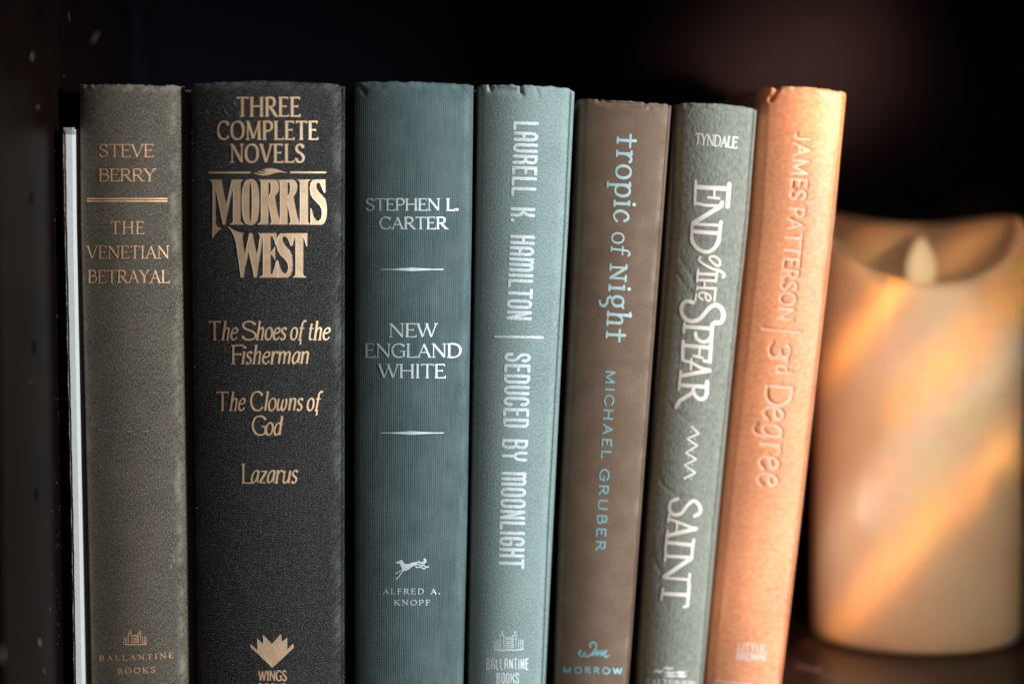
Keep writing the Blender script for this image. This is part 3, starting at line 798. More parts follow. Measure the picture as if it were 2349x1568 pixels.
# ------------------------------------------------------------------ thin white-edged book
Y0 = .9165
tb = empty('thin_book', (-.168, Y0, 0), 'thin book with a torn white spine against the black side panel', 'book')
Lp = [(296, 142.5), (516, 146.5), (1195, 162), (1568, 168)]
Rp = [(296, 168), (516, 170), (1195, 183), (1568, 190)]
S0 = Spine('thin', Y0, Lp, Rp, [(142, 297), (172, 297)], a=.06, b=.06, bulge=.0002, D=.001, rowstep=.002)
def edge_strip(name, q0f, q1f, m, yo, thick, zt, jag=0, seed=1):
    rr = random.Random(seed)
    n = 260; vs, fs = [], []
    for i in range(n + 1):
        z = zt * i / n
        xl, xr = float(S0.xl(z)), float(S0.xr(z)); w = xr - xl
        j = jag * (rr.uniform(-1, 1) * .5 + math.sin(i * .31 + seed) * .4)
        a, b = xl + q0f * w + j, xl + q1f * w
        vs += [(a, yo + thick, z), (a + (.0002 if jag else .0002), yo, z), (b - .0002, yo, z), (b, yo + thick, z)]
        if i:
            k = len(vs) - 8
            for t in range(3): fs.append((k + t, k + t + 1, k + 5 + t, k + 4 + t))
            fs.append((k + 3, k, k + 4, k + 7))
    fs.append((0, 1, 2, 3)); e = len(vs) - 4; fs.append((e, e + 3, e + 2, e + 1))
    return link(name, mesh(name, vs, fs), m, tb, False)
edge_strip('dark_cover', -.10, .10, M['dark_cover'], Y0 + .0006, .13, float(S0.ztop) - .0005)
edge_strip('torn_edge', .04, .24, M['ragged'], Y0 + .0002, .004, float(S0.ztop), .00022, 3)
edge_strip('white_spine', .27, .96, M['white_board'], Y0 - .0002, .125, float(S0.ztop), .00012, 5)
edge_strip('rough_top', .10, 1.0, M['ragged'], Y0 - .0004, .004, float(S0.ztop) + .0004, 0, 8).scale = (1, 1, 1)
o = [c for c in tb.children if c.name.startswith('rough_top')][0]
for v in o.data.vertices:
    v.co.z = float(S0.ztop) - .0018 + (v.co.z / (float(S0.ztop) + .0004)) * .0024 + random.uniform(-.00012, .00012)
    v.co.y += random.uniform(-.0001, .0001)

# ------------------------------------------------------------------ book 1: taupe
b1 = empty('hardback_book', (-.13, .925, 0), 'taupe hardback with thin copper serif lettering and a double copper rule', 'book', 'hardbacks standing on the shelf')
S = Spine('taupe', .922, [(195, 178), (516, 180), (1195, 197), (1568, 205.5)], [(197, 416), (516, 419), (1195, 430), (1568, 434.5)],
          [(178, 192), (186, 195), (215, 194.5), (300, 194), (360, 196.5), (375, 197), (392, 194.5), (405, 198), (416, 197)], a=.06, b=.10, bulge=.0048, D=.004,
          grooves=[([(362, 200), (378, 206), (395, 204)], .5, .8), ([(398, 200), (408, 210), (405, 216)], .5, .8)])
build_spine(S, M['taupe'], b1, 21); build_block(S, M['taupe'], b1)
k = Ink(S)
kw = dict(thick=3.3, thin=1.5, serif=6.5, sth=1.3)
k.text('STEVE', (230, 359.6), (349.5, 359.6), 28.2, **kw)
k.text('BERRY', (229, 415.3), (353.5, 415.3), 27.6, **kw)
k.build('author_lettering', M['copper'], b1)
k = Ink(S)
k.lines([(199.5, 455.7), (384, 455.7)], 3.2, cap=False); k.lines([(199.5, 461.3), (384, 461.3)], 3.2, cap=False)
k.build('double_rule', M['copper'], b1)
k = Ink(S)
k.text('THE', (256, 536), (328.5, 536), 27.6, track=.12, **kw)
k.text('VENETIAN', (201.5, 592.3), (386, 592.3), 28, track=.03, **kw)
k.text('BETRAYAL', (204.5, 648), (386.5, 648), 28, track=.03, **kw)
k.build('title_lettering', M['copper'], b1)
def house_emblem(k, F, w):
    k.lines(F([(240, 890), (550, 920)]), w * 1.4); k.lines(F([(550, 900), (780, 895)]), w * 1.2); k.lines(F([(790, 912), (1090, 880)]), w * 1.4)
    for x, y0, y1 in ((238, 660, 890), (292, 635, 845), (352, 620, 855), (412, 490, 860), (517, 500, 860), (870, 490, 850), (942, 590, 850), (1005, 615, 850), (1067, 620, 870), (790, 500, 840)):
        k.lines(F([(x, y0), (x, y1)]), w)
    for x in (470, 835):
        k.lines(F([(x - 70, 500), (x, 450), (x + 60, 500)]), w * 1.2); k.lines(F([(x, 450), (x, 400)]), w * 1.2)
        k.disc(F([(x, 385)])[0], w * 1.1)
    for y in (548, 600, 665, 718, 775, 830): k.lines(F([(570, y), (740, y)]), w * .9)
    k.lines(F([(745, 540), (768, 580), (740, 625), (768, 660), (740, 700), (768, 750), (740, 790), (765, 830)]), w * .9, smooth=True)
k = Ink(S)
house_emblem(k, fr(470, 2480, 9.396), 1.5)
k.text('BALLANTINE', (229.5, 1514), (396.5, 1507.5), 11.3, 1.7, .8, 3, .8, track=.32, bow=1.2)
k.text('BOOKS', (271, 1544.2), (354.8, 1541), 12, 1.9, .9, 3.2, .9, track=.3)
k.build('publisher_emblem', M['copper'], b1)
k = Ink(S, eps=.00005)
for (x, y, w, h) in ((213, 962, 3, 9), (217, 972, 3.4, 7), (210, 968, 1.4, 6), (229, 985, 4, 1.6), (240, 987, 8, 1.5), (248, 988, 4, 1), (300, 988, 9, .5), (335, 988, 7, .6), (396, 1275, 4, 3), (397, 1288, 5, 5), (399, 1283, 2, 5), (392, 1300, 2, 5)):
    for _ in range(10): k.disc((x + r.gauss(0, w * .5), y + r.gauss(0, h * .5)), r.uniform(.3, .9), r.uniform(.3, 1.1), 7)
k.build('scuff_mark', M['scuff'], b1, kind='stuff')

# ------------------------------------------------------------------ book 2: thick black
b2 = empty('hardback_book', (-.09, .925, 0), 'thick black cloth hardback with large tan gold lettering down its spine', 'book', 'hardbacks standing on the shelf')
S = Spine('black', .922, [(192, 434), (516, 434), (1195, 444), (1568, 449)], [(192, 792), (516, 791), (1195, 790), (1568, 790)],
          [(434, 197), (442, 193), (470, 190.5), (605, 186.5), (700, 189), (772, 192.5), (780, 196.5), (792, 197.5)], a=.04, b=.055, bulge=.0075, D=.006, band=True,
          grooves=[([(770, 194), (776, 204), (774, 225)], .8, .9)])
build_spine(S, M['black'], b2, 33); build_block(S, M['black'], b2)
k = Ink(S)
kw = dict(thick=6.4, thin=3.4, serif=6, sth=3.0, track=.07)
k.text('THREE', (546, 266.5), (686, 266.5), 42.5, **kw)
k.text('COMPLETE', (501.5, 319.5), (726.5, 319.5), 40.5, **kw)
k.text('NOVELS', (531, 372), (696, 372), 40.5, **kw)
k.build('heading_lettering', M['gold'], b2)
FA, FB, FC = fr(820, 640, 4.9), fr(1060, 640, 4.9), fr(900, 880, 6.271)
k = Ink(S)
k.lines(FA([(72, 246), (893, 246)]), 4, cap=False); k.lines(FB([(490, 243), (1200, 243)]), 4, cap=False)
sh = lambda P: [(x - 1176, y) for x, y in P]
k.poly([FB(sh([(945, 238), (1010, 255), (1090, 268), (1180, 262), (1240, 245), (1180, 255), (1100, 248), (1015, 215), (1090, 220), (1160, 228), (1200, 215), (1105, 190), (1180, 180), (1235, 165), (1320, 165), (1420, 185), (1500, 215), (1560, 232), (1640, 250), (1560, 245), (1470, 240), (1400, 245), (1330, 265), (1250, 295), (1150, 305), (1060, 290), (990, 268)]))], sub=12)
k.build('ornament_rule', M['gold'], b2)
# traced display capitals
LET = []
LET.append([FA([(88, 385), (325, 383), (345, 500), (380, 700), (425, 890), (460, 720), (500, 540), (537, 383), (762, 383), (710, 425), (700, 480), (697, 1180), (710, 1220), (775, 1265), (485, 1265), (545, 1222), (556, 1190), (556, 550), (500, 760), (412, 1180), (408, 1265), (358, 1265), (330, 1130), (215, 560), (210, 700), (210, 1150), (215, 1240), (245, 1310), (325, 1335), (250, 1400), (180, 1480), (152, 1528), (158, 480), (145, 425)])])
def sup(cx, cy, rx, ry, e=2.6, n=36):
    return [(cx + rx * math.copysign(abs(math.cos(t)) ** (2 / e), math.cos(t)), cy + ry * math.copysign(abs(math.sin(t)) ** (2 / e), math.sin(t))) for t in np.linspace(0, 2 * math.pi, n, endpoint=False)]
LET.append([FA(sup(896, 825, 169, 453)), FA(sup(898, 825, 28, 385))])
R1 = [(1040, 383), (1360, 383), (1420, 410), (1448, 470), (1450, 560), (1430, 630), (1370, 715), (1395, 880), (1430, 1050), (1475, 1205), (1475, 1265), (1275, 1265), (1310, 1215), (1305, 1160), (1245, 815), (1241, 1265), (1030, 1265), (1090, 1215), (1103, 1180), (1103, 450), (1090, 405)]
LET.append([FA(R1), FA([(1245, 440), (1245, 735), (1290, 640), (1300, 540), (1290, 455), (1265, 432)])])
R2 = [(225, 390), (540, 383), (600, 410), (632, 480), (632, 570), (610, 640), (560, 715), (600, 960), (640, 1120), (680, 1230), (700, 1265), (470, 1265), (510, 1205), (500, 1130), (443, 830), (441, 1265), (290, 1265), (302, 1200), (302, 450), (280, 410)]
LET.append([FB(R2), FB([(445, 440), (445, 735), (490, 640), (502, 540), (492, 455), (465, 432)])])
LET.append([FB([(620, 383), (905, 383), (850, 420), (843, 470), (843, 1200), (860, 1230), (890, 1265), (690, 1265), (692, 440), (668, 408)])])
LET.append([FB([(1185, 383), (1185, 640), (1165, 640), (1120, 540), (1085, 460), (1040, 442), (1008, 470), (1010, 550), (1050, 620), (1120, 690), (1185, 770), (1210, 880), (1215, 1020), (1200, 1150), (1165, 1235), (1110, 1268), (898, 1268), (898, 945), (912, 955), (950, 1100), (1000, 1180), (1050, 1200), (1100, 1160), (1122, 1080), (1118, 970), (1080, 890), (1010, 820), (940, 750), (900, 670), (885, 560), (900, 450), (940, 395), (990, 383)])])
LET.append([FC([(80, 165), (190, 230), (330, 300), (475, 330), (440, 375), (445, 520), (475, 720), (505, 900), (560, 600), (620, 330), (690, 330), (720, 500), (810, 910), (850, 650), (890, 380), (845, 330), (960, 330), (925, 620), (830, 1200), (800, 1440), (742, 1440), (690, 1180), (600, 770), (560, 960), (500, 1200), (470, 1440), (405, 1440), (370, 1180), (320, 830), (280, 540), (225, 380), (150, 240)])])
LET.append([FC([(940, 330), (1295, 330), (1295, 640), (1280, 640), (1245, 500), (1205, 420), (1145, 405), (1145, 810), (1200, 770), (1258, 670), (1262, 1000), (1240, 940), (1190, 880), (1145, 870), (1145, 1355), (1200, 1340), (1240, 1240), (1290, 1020), (1310, 1020), (1310, 1442), (865, 1442), (950, 1385), (962, 1350), (962, 430)])])
LET.append([FC([(1690, 330), (1690, 640), (1655, 650), (1610, 520), (1555, 435), (1480, 405), (1440, 440), (1455, 540), (1520, 650), (1620, 750), (1680, 880), (1698, 1060), (1690, 1260), (1650, 1380), (1570, 1442), (1315, 1442), (1315, 1010), (1335, 1010), (1380, 1180), (1440, 1300), (1510, 1350), (1570, 1310), (1597, 1200), (1580, 1090), (1500, 970), (1400, 880), (1330, 760), (1302, 640), (1300, 520), (1330, 410), (1400, 335)])])
LET.append([FC([(1695, 330), (2068, 330), (2062, 660), (2050, 660), (2020, 540), (1965, 400), (1960, 1360), (1990, 1400), (2055, 1440), (1705, 1440), (1770, 1385), (1778, 1350), (1775, 400), (1720, 540), (1690, 640)])])
k = Ink(S)
for l in LET: k.poly(l)
k.build('author_lettering', M['gold'], b2)
# light caught on the left-hand edges of the big letters, painted as strips
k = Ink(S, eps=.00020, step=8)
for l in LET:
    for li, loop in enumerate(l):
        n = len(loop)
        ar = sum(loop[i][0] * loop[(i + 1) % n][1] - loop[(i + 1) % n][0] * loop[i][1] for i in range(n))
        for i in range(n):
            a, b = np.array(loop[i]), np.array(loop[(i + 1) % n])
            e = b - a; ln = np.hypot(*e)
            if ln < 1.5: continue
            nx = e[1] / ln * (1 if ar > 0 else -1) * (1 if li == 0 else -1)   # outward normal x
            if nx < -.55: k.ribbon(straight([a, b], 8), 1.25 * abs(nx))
k.build('painted_rim_light', M['gold_glint_and_lines'], b2)
k = Ink(S, step=4)
kw = dict(thick=5.0, thin=2.6, serif=5, sth=2.2, slant=.14, nib=35)
k.text('T', (482, 779), (503, 779), 41.5, 5.2, 3.2, 5, 2.8)
k.text('he', (511, 779), (545, 779), 41.5, **kw)
k.text('S', (558, 779), (586, 779), 42, 5.4, 3.2, 5, 2.6)
k.text('hoes', (590, 779), (656, 779), 41.5, **kw)
k.text('of', (668, 779), (694, 779), 41.5, **kw); k.lines([(690, 779), (689, 789)], 3.6)
k.text('the', (708, 779), (757, 779), 41.5, **kw)
k.text('F', (533, 834), (555, 834), 42, 5.2, 3.2, 7, 2.6)
k.text('isherman', (556, 834), (709, 834), 41.5, **kw)
k.text('T', (500, 941), (521, 941), 42, 5.2, 3.2, 5, 2.8)
k.text('he', (529, 941), (562, 941), 41.5, **kw)
k.text('C', (577, 941), (601, 941), 43, 5.4, 3.2, 5, 2.6)
k.text('lowns', (608, 941), (694, 941), 41.5, **kw)
k.text('of', (706, 941), (732, 941), 41.5, **kw); k.lines([(727.5, 941), (726, 951)], 3.6)
k.text('G', (581, 997), (610, 997), 43, 5.4, 3.2, 5, 2.6)
k.text('od', (611, 997), (646, 997), 41.5, **kw)
k.text('L', (556, 1107), (577, 1107), 43, 5.2, 3.2, 6, 2.6)
k.text('azarus', (578, 1107), (682, 1107), 43, **kw)
k.build('title_lettering', M['gold'], b2)
FD = fr(980, 2500, 6.7)
k = Ink(S)
for P in ([(150, 495), (330, 650), (320, 330), (490, 500), (470, 235), (720, 490), (960, 225), (985, 430), (1130, 325), (1130, 640), (1290, 480), (1310, 590), (730, 1135), (140, 560)],):
    k.poly([FD(P)])
k.text('WINGS', (594, 1560), (656, 1560), 23, 3.6, 3.2, track=.05)
k.text('BOOKS', (593, 1590), (655, 1590), 23, 3.6, 3.2, track=.05)
k.build('publisher_emblem', M['gold'], b2)
k = Ink(S, eps=.00022)
for P in ([(150, 570), (725, 1080)], [(350, 680), (725, 1030)], [(350, 400), (350, 680)], [(370, 545), (550, 850)], [(500, 290), (730, 510), (905, 840)], [(500, 300), (505, 520)], [(350, 380), (490, 505)], [(965, 260), (962, 490)], [(1108, 340), (1115, 660)]):
    k.lines(FD(P), .9, cap=False)
k.build('emblem_lines', M['gold_glint_and_lines'], b2)
k = Ink(S, eps=.00008)
for (x0, y0, x1, y1) in ((498, 244, 510, 268), (511, 242, 525, 268), (537, 231, 542, 243), (549, 254, 553, 276), (474, 250, 478, 262)):
    for _ in range(26):
        t = r.random(); k.disc((x0 + (x1 - x0) * t + r.gauss(0, .9), y0 + (y1 - y0) * t + r.gauss(0, 1)), r.uniform(.25, .7), r.uniform(.4, 1.4), 7)
for (x, y) in ((646, 881), (655, 883), (670, 882), (683, 883), (718, 877), (724, 874)):
    for _ in range(5): k.disc((x + r.gauss(0, 3), y + r.gauss(0, .8)), .5, .4, 6)
k.build('scuff_mark', M['scuff_dim'], b2, kind='stuff')
fibres(S, b2, -1, 160, 3, ln=9); 

# ------------------------------------------------------------------ book 3: dark teal
b3 = empty('hardback_book', (-.04, .925, 0), 'dark teal woven cloth hardback with silver capitals and a running dog emblem', 'book', 'hardbacks standing on the shelf')
S = Spine('teal', .923, [(190, 810), (516, 811.5), (1195, 810.5), (1568, 812.5)], [(193, 1085.5), (516, 1081.5), (1195, 1071), (1568, 1061.5)],
          [(810, 191), (818, 188.5), (850, 187.8), (950, 188.6), (1030, 191), (1070, 194), (1085, 196)], a=.04, b=.06, bulge=.0062, D=.005,
          grooves=[([(822, 197), (832, 203), (838, 214)], .4, .7), ([(1048, 199), (1060, 204), (1072, 214)], .5, .8)])
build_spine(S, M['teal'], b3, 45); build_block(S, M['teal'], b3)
k = Ink(S)
kw = dict(thick=4.4, thin=2.1, serif=5.5, sth=1.7)
k.text('STEPHEN L.', (841.5, 482.3), (1051, 482.3), 26.3, **kw)
k.text('CARTER', (873, 524.8), (1023, 524.8), 26.5, **kw)
k.build('author_lettering', M['silver'], b3)
for yy in (617.7, 992):
    k = Ink(S)
    xs = np.linspace(873, 1017.5, 40); c = 1 - np.abs((xs - 945) / 73)
    k.ribbon(np.stack([xs, 0 * xs + yy + (0 if yy < 700 else .4)], 1), 2.0 + 6.5 * np.clip(c * 1.4 - .4, 0, 1) ** 1.2)
    k.build('ornament_rule', M['silver'], b3)
k = Ink(S)
k.text('NEW', (895, 772.2), (999.5, 772.2), 30, 4.8, 2.3, 6, 1.8)
k.text('ENGLAND', (839, 819), (1055.5, 819), 30.5, 4.8, 2.3, 6, 1.8)
k.text('WHITE', (871, 866), (1019, 866), 30.5, 4.8, 2.3, 6, 1.8)
k.build('title_lettering', M['silver'], b3)
FF = fr(1560, 2200, 11.2)
k = Ink(S, step=2)
k.poly([FF([(230, 540), (330, 500), (440, 450), (500, 425), (580, 455), (600, 520), (650, 590), (820, 610), (1000, 540), (1200, 510), (1250, 560), (1230, 620), (1100, 660), (960, 750), (800, 870), (680, 920), (560, 890), (500, 780), (460, 640), (430, 580), (290, 580)])], sub=5)
k.lines(FF([(560, 880), (450, 905), (380, 980), (255, 1025)]), 1.6); k.lines(FF([(600, 900), (520, 980), (420, 1120), (350, 1220), (295, 1260)]), 2.4)
k.disc(FF([(255, 1028)])[0], 1.7); k.disc(FF([(295, 1258)])[0], 2)
k.lines(FF([(1220, 560), (1290, 490), (1370, 560), (1440, 560), (1470, 500)]), 3.4, smooth=True)
k.lines(FF([(1440, 560), (1540, 540), (1590, 480), (1570, 420), (1540, 400)]), 5, smooth=True)
k.lines(FF([(1220, 620), (1340, 640), (1430, 690), (1500, 650), (1600, 740), (1720, 730)]), 3.0, smooth=True)
k.lines(FF([(1140, 630), (1190, 760), (1300, 730), (1420, 760), (1480, 810), (1570, 810)]), 2.8, smooth=True)
k.text('ALFRED A.', (879.5, 1361.3), (1009, 1361.3), 11.8, 2.2, 1.1, 3, 1.0, track=.24)
k.text('KNOPF', (905.5, 1387), (985, 1387), 11.8, 2.2, 1.1, 3, 1.0, track=.24)
k.build('publisher_emblem', M['silver'], b3)
fibres(S, b3, -1, 50, 5, ln=6, mat=M['dark_cover'])

# ------------------------------------------------------------------ book 4: pale teal
b4 = empty('hardback_book', (0, .925, 0), 'pale blue green hardback with condensed silver foil letters running down and a torn top edge', 'book', 'hardbacks standing on the shelf')
S = Spine('aqua', .928, [(197, 1095), (516, 1091), (1195, 1078.5), (1568, 1072.5)], [(212, 1319), (516, 1304.5), (1195, 1266), (1568, 1251)],
          [(1095, 198), (1105, 194), (1121, 195), (1125, 200), (1129, 194.5), (1190, 195.5), (1194, 198), (1198, 196), (1270, 199), (1305, 203), (1319, 212)], a=.07, b=.11, bulge=.0045, D=.005, band=True,
          grooves=[([(1124, 195), (1125, 205)], 1.2, .7), ([(1130, 203), (1150, 205), (1170, 207), (1190, 210)], .9, 1.3), ([(1194, 195), (1195, 210), (1199, 219)], 1.1, .6), ([(1231, 205), (1235, 222)], .5, .6)])
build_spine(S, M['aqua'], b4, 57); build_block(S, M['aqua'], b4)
k = Ink(S)
kw = dict(thick=7.2, font=H_, rnd=True, track=.055)
k.text('LAURELL', (1181.5, 281), (1176, 444.5), 51, **kw)
k.text('K.', (1174, 478), (1173, 507), 51, **kw)
k.text('HAMILTON', (1173, 541), (1165, 730), 51, **kw)
k.lines([(1135, 771.8), (1244, 773.5)], 5.2)
k.text('SEDUCED', (1161, 811), (1156.5, 977), 53, **kw)
k.text('BY', (1155, 1008), (1153, 1052), 53, **kw)
k.text('MOONLIGHT', (1152.5, 1084), (1147, 1297), 52, **kw)
k.build('title_lettering', M['silver_blue'], b4)
k = Ink(S, step=3)
FE = lambda P: [(1132.3 + (x - 225) * .0796, 1446.4 + (y - 360) * .0796) for x, y in P]
house_emblem(k, FE, 1.9)
k.text('BALLANTINE', (1116, 1533.5), (1212, 1533.5), 23.5, 3.0, font=H_, rnd=False, track=.05)
k.text('BOOKS', (1139.5, 1565.5), (1189.5, 1565.5), 22.5, 3.2, font=H_, rnd=False, track=.05)
k.build('publisher_emblem', M['silver_blue'], b4)
fibres(S, b4, -1, 260, 9, ln=14)

# ------------------------------------------------------------------ book 5: brown
b5 = empty('hardback_book', (.04, .93, 0), 'brown cloth hardback with mint lower case title and a split top edge', 'book', 'hardbacks standing on the shelf')
S = Spine('brown', .936, [(230, 1326), (516, 1318), (1195, 1282), (1568, 1271)], [(243, 1542.5), (516, 1521), (1195, 1471), (1568, 1443.5)],
          [(1326, 230), (1340, 227), (1371, 228), (1374, 231), (1380, 229.5), (1440, 231.5), (1478, 236), (1484, 239), (1492, 236), (1530, 239), (1542, 244)], a=.10, b=.075, bulge=.0040, D=.009, band=True,
          grooves=[([(1374, 231), (1400, 237), (1440, 240), (1476, 241)], 1.5, .9), ([(1488, 240), (1490, 248)], .8, .6), ([(1500, 240), (1530, 243)], .8, .8)])
build_spine(S, M['brown'], b5, 61); build_block(S, M['brown'], b5)
k = Ink(S)
kw = dict(thick=6.8, thin=5.0, serif=9, sth=5.0, rnd=True, nib=10)
k.text('{t}ropic', (1417.5, 312), (1408, 504), 50, track=.06, **kw)
k.text('of', (1404.5, 535), (1402.5, 576), 40, 4.6, 3.6, 7, 3.6, rnd=True, track=.02)
k.text('{N}i{g}h{t}', (1401, 610), (1391.5, 779), 50, track=.1, **kw)
k.build('title_lettering', M['mint'], b5)
k = Ink(S)
k.text('MICHAEL', (1390.5, 851), (1380, 1047.5), 20, 4.0, rnd=True, track=.2)
k.text('GRUBER', (1377, 1077), (1367, 1259.5), 20, 4.0, rnd=True, track=.2)
k.build('author_lettering', M['cyan'], b5)
k = Ink(S, step=2)
FW = fr(2200, 2500, 2.349)
k.lines(FW([(262, 262), (290, 232), (276, 275), (300, 285), (330, 250), (325, 280), (350, 290), (395, 262), (430, 215), (432, 172), (405, 155), (375, 172), (382, 198)]), 4.2, smooth=True)
k.lines(FW([(400, 280), (450, 235), (435, 280), (490, 235), (478, 285), (532, 228), (510, 280), (525, 296), (550, 280)]), 4.2, smooth=True)
k.text('MORROW', (1293, 1542), (1425.5, 1544.5), 13.5, 3.6, rnd=False, track=.28)
k.build('publisher_emblem', M['cyan'], b5)
k = Ink(S, eps=.00005)
for (x, y, w, h) in ((1338, 592, 6, 3), (1448, 860, 12, 4), (1465, 870, 3, 3), (1349, 480, 12, 2)):
    for _ in range(7): k.disc((x + r.gauss(0, w * .5), y + r.gauss(0, h * .5)), r.uniform(.3, 1.1), r.uniform(.3, .8), 7)
k.build('scuff_mark', plain('brown_scuff', (.26, .19, .16), .9), b5, kind='stuff')
fibres(S, b5, -1, 80, 13, ln=8)

# ------------------------------------------------------------------ book 6: sage
b6 = empty('hardback_book', (.07, .935, 0), 'grey green leathery hardback with cream rustic capitals and a zigzag mark', 'book', 'hardbacks standing on the shelf')
S = Spine('sage', .944, [(240, 1551), (516, 1543), (1195, 1485), (1568, 1462)], [(252, 1740.5), (516, 1719), (1195, 1646), (1568, 1615)],
          [(1551, 240), (1566, 236), (1640, 238), (1700, 243.5), (1740, 252)], a=.10, b=.12, bulge=.0040, D=.009, band=True,
          grooves=[([(1572, 243), (1610, 248), (1640, 257), (1690, 256)], .8, .7), ([(1560, 590), (1590, 640), (1620, 665)], .5, 1.0), ([(1540, 610), (1575, 660), (1600, 680)], .5, .9),
                   ([(1560, 700), (1580, 730)], .4, .8), ([(1500, 1060), (1520, 1110), (1560, 1140)], .5, 1.0), ([(1495, 1090), (1505, 1140)], .4, .8), ([(1530, 920), (1570, 960), (1590, 970)], .4, .8),
                   ([(1490, 1230), (1500, 1280), (1520, 1320)], .4, 1.0), ([(1525, 1270), (1535, 1330)], .35, .8), ([(1510, 1330), (1530, 1390)], .35, .9), ([(1640, 1120), (1625, 1160)], .3, .8)])
build_spine(S, M['sage'], b6, 73); build_block(S, M['sage'], b6)
FG, FH = fr(2700, 700, 3.408), fr(2680, 1140, 3.1375)
FS = fr(2500, 1600, 1.382)
def rustic(k, F, P, w, **kw): k.lines(F(P), w, **kw)
def sage_title(k, g):
    T, t_ = 8.6 + g, 6.2 + g
    # E
    for P, w in (([(310, 165), (730, 190)], T + 1), ([(740, 125), (715, 430)], T), ([(283, 80), (272, 400)], t_), ([(540, 200), (535, 300)], t_ - 1), ([(450, 305), (600, 318)], t_ - .5), ([(290, 385), (400, 410)], t_),
                 ([(400, 410), (640, 425)], t_), ([(640, 375), (600, 450)], T), ([(600, 440), (250, 655)], T + 1.4), ([(260, 668), (620, 685)], t_), ([(625, 640), (600, 860), (560, 960)], T - .5), ([(232, 680), (228, 840), (260, 940)], t_), ([(255, 770), (600, 795)], T)):
        k.lines(FG(P), w)
    k.lines(FG([(600, 840), (590, 920), (520, 1010), (430, 1050), (320, 1010), (240, 920), (228, 840)]), T - .5, smooth=True)
    # of
    k.lines(FG([(470, 1120), (530, 1105), (600, 1150), (615, 1210), (580, 1240), (510, 1190), (465, 1140)]), t_ - 1.5, smooth=True)
    k.lines(FG([(345, 1120), (325, 1160), (400, 1220), (520, 1280), (600, 1300), (670, 1350), (655, 1390)]), t_ - 1, smooth=True)
    # THE
    k.lines(FG([(315, 1290), (300, 1450)]), t_ - 1.5); k.lines(FG([(330, 1345), (560, 1355)]), t_); k.lines(FG([(575, 1320), (555, 1450)]), t_ - 1.5)
    k.lines(FG([(300, 1430), (540, 1440)]), t_ - 1); k.lines(FG([(405, 1440), (400, 1530)]), t_ - 2); k.lines(FG([(310, 1535), (555, 1545)]), t_ - 1)
    k.lines(FH([(370, 100), (365, 150), (410, 180)]), t_ - 2, smooth=True)
    k.lines(FH([(380, 95), (440, 95), (500, 130), (510, 175), (470, 200), (445, 150), (450, 100)]), t_ - 2, smooth=True)
    k.lines(FH([(570, 40), (558, 195)]), t_ - 1.5); k.lines(FH([(330, 110), (318, 190)]), t_ - 2); k.lines(FH([(345, 20), (335, 60)]), t_ - 2)
    # SPEAR
    k.lines(FH([(290, 218), (200, 200), (150, 260), (148, 340), (190, 420), (270, 455), (360, 430), (430, 360), (490, 290), (560, 250), (620, 265), (665, 330), (665, 420), (630, 470), (560, 470)]), T + .6, smooth=True)
    for P, w in (([(182, 480), (172, 590)], t_), ([(195, 520), (520, 545)], T), ([(530, 490), (515, 690)], T), ([(165, 705), (158, 935)], T - .5), ([(180, 755), (500, 785)], T), ([(515, 730), (500, 960)], T - .5),
                 ([(375, 790), (365, 890)], t_ - 1), ([(295, 885), (410, 915)], t_ - 1), ([(425, 950), (500, 960)], t_), ([(165, 945), (270, 970), (400, 1045), (500, 1065)], t_), ([(270, 920), (262, 1060)], t_ - 1.5),
                 ([(495, 1070), (150, 1135)], T), ([(135, 1080), (112, 1310)], t_), ([(150, 1255), (450, 1275)], T), ([(465, 1210), (460, 1350)], T), ([(280, 1350), (120, 1450), (75, 1530)], T)):
        k.lines(FH(P), w)
    k.lines(FH([(320, 600), (330, 660), (400, 710), (470, 700), (520, 640)]), T - .5, smooth=True)
    k.lines(FH([(465, 1340), (440, 1410), (380, 1430), (320, 1390), (290, 1320), (300, 1280)]), T, smooth=True)
    k.lines(FH([(410, 915), (350, 880)]), t_ - 2)
def saint(k, g):
    T, t_ = 8.2 + g, 5.6 + g
    k.lines(FS([(290, 545), (255, 560), (245, 600), (265, 630), (310, 625), (345, 580), (380, 555), (410, 580), (415, 620), (385, 638)]), T - .6, smooth=True)
    for P, w in (([(245, 630), (238, 670)], t_), ([(245, 655), (390, 710)], t_), ([(392, 708), (232, 748)], T + .6), ([(288, 680), (284, 728)], t_ - 1), ([(236, 720), (222, 830)], t_), ([(232, 785), (375, 800)], T), ([(380, 770), (370, 830)], t_ + .5),
                 ([(226, 840), (220, 885)], t_), ([(225, 860), (370, 868)], t_ + 1), ([(372, 840), (362, 880)], t_ + 1), ([(362, 875), (215, 975)], T + 1), ([(215, 980), (355, 990)], t_), ([(358, 960), (350, 1020)], t_),
                 ([(210, 1040), (200, 1100)], t_), ([(210, 1068), (350, 1075)], T), ([(355, 1015), (345, 1135)], t_ + 1), ([(345, 1135), (325, 1140)], t_)):
        k.lines(FS(P), w)
k = Ink(S, eps=.00006); sage_title(k, 2.2); k.build('title_outline', M['cream_rim'], b6)
k = Ink(S, eps=.00006); saint(k, 2.0); k.build('author_outline', M['cream_rim'], b6)
k = Ink(S, eps=.00016); sage_title(k, 0); k.build('title_lettering', M['cream'], b6)
k = Ink(S, eps=.00016); saint(k, 0); k.build('author_lettering', M['cream'], b6)
k = Ink(S, eps=.00016)
k.lines(FS([(368, 145), (408, 185), (343, 212), (400, 250), (335, 290), (395, 325), (328, 358), (390, 400), (328, 432)]), 4.2)
for P in ((365, 172), (385, 212), (355, 240), (375, 282), (350, 318), (372, 355), (345, 388), (366, 432)): k.disc(FS([P])[0], 1.7)
k.build('zigzag_mark', M['cream'], b6)
k = Ink(S)
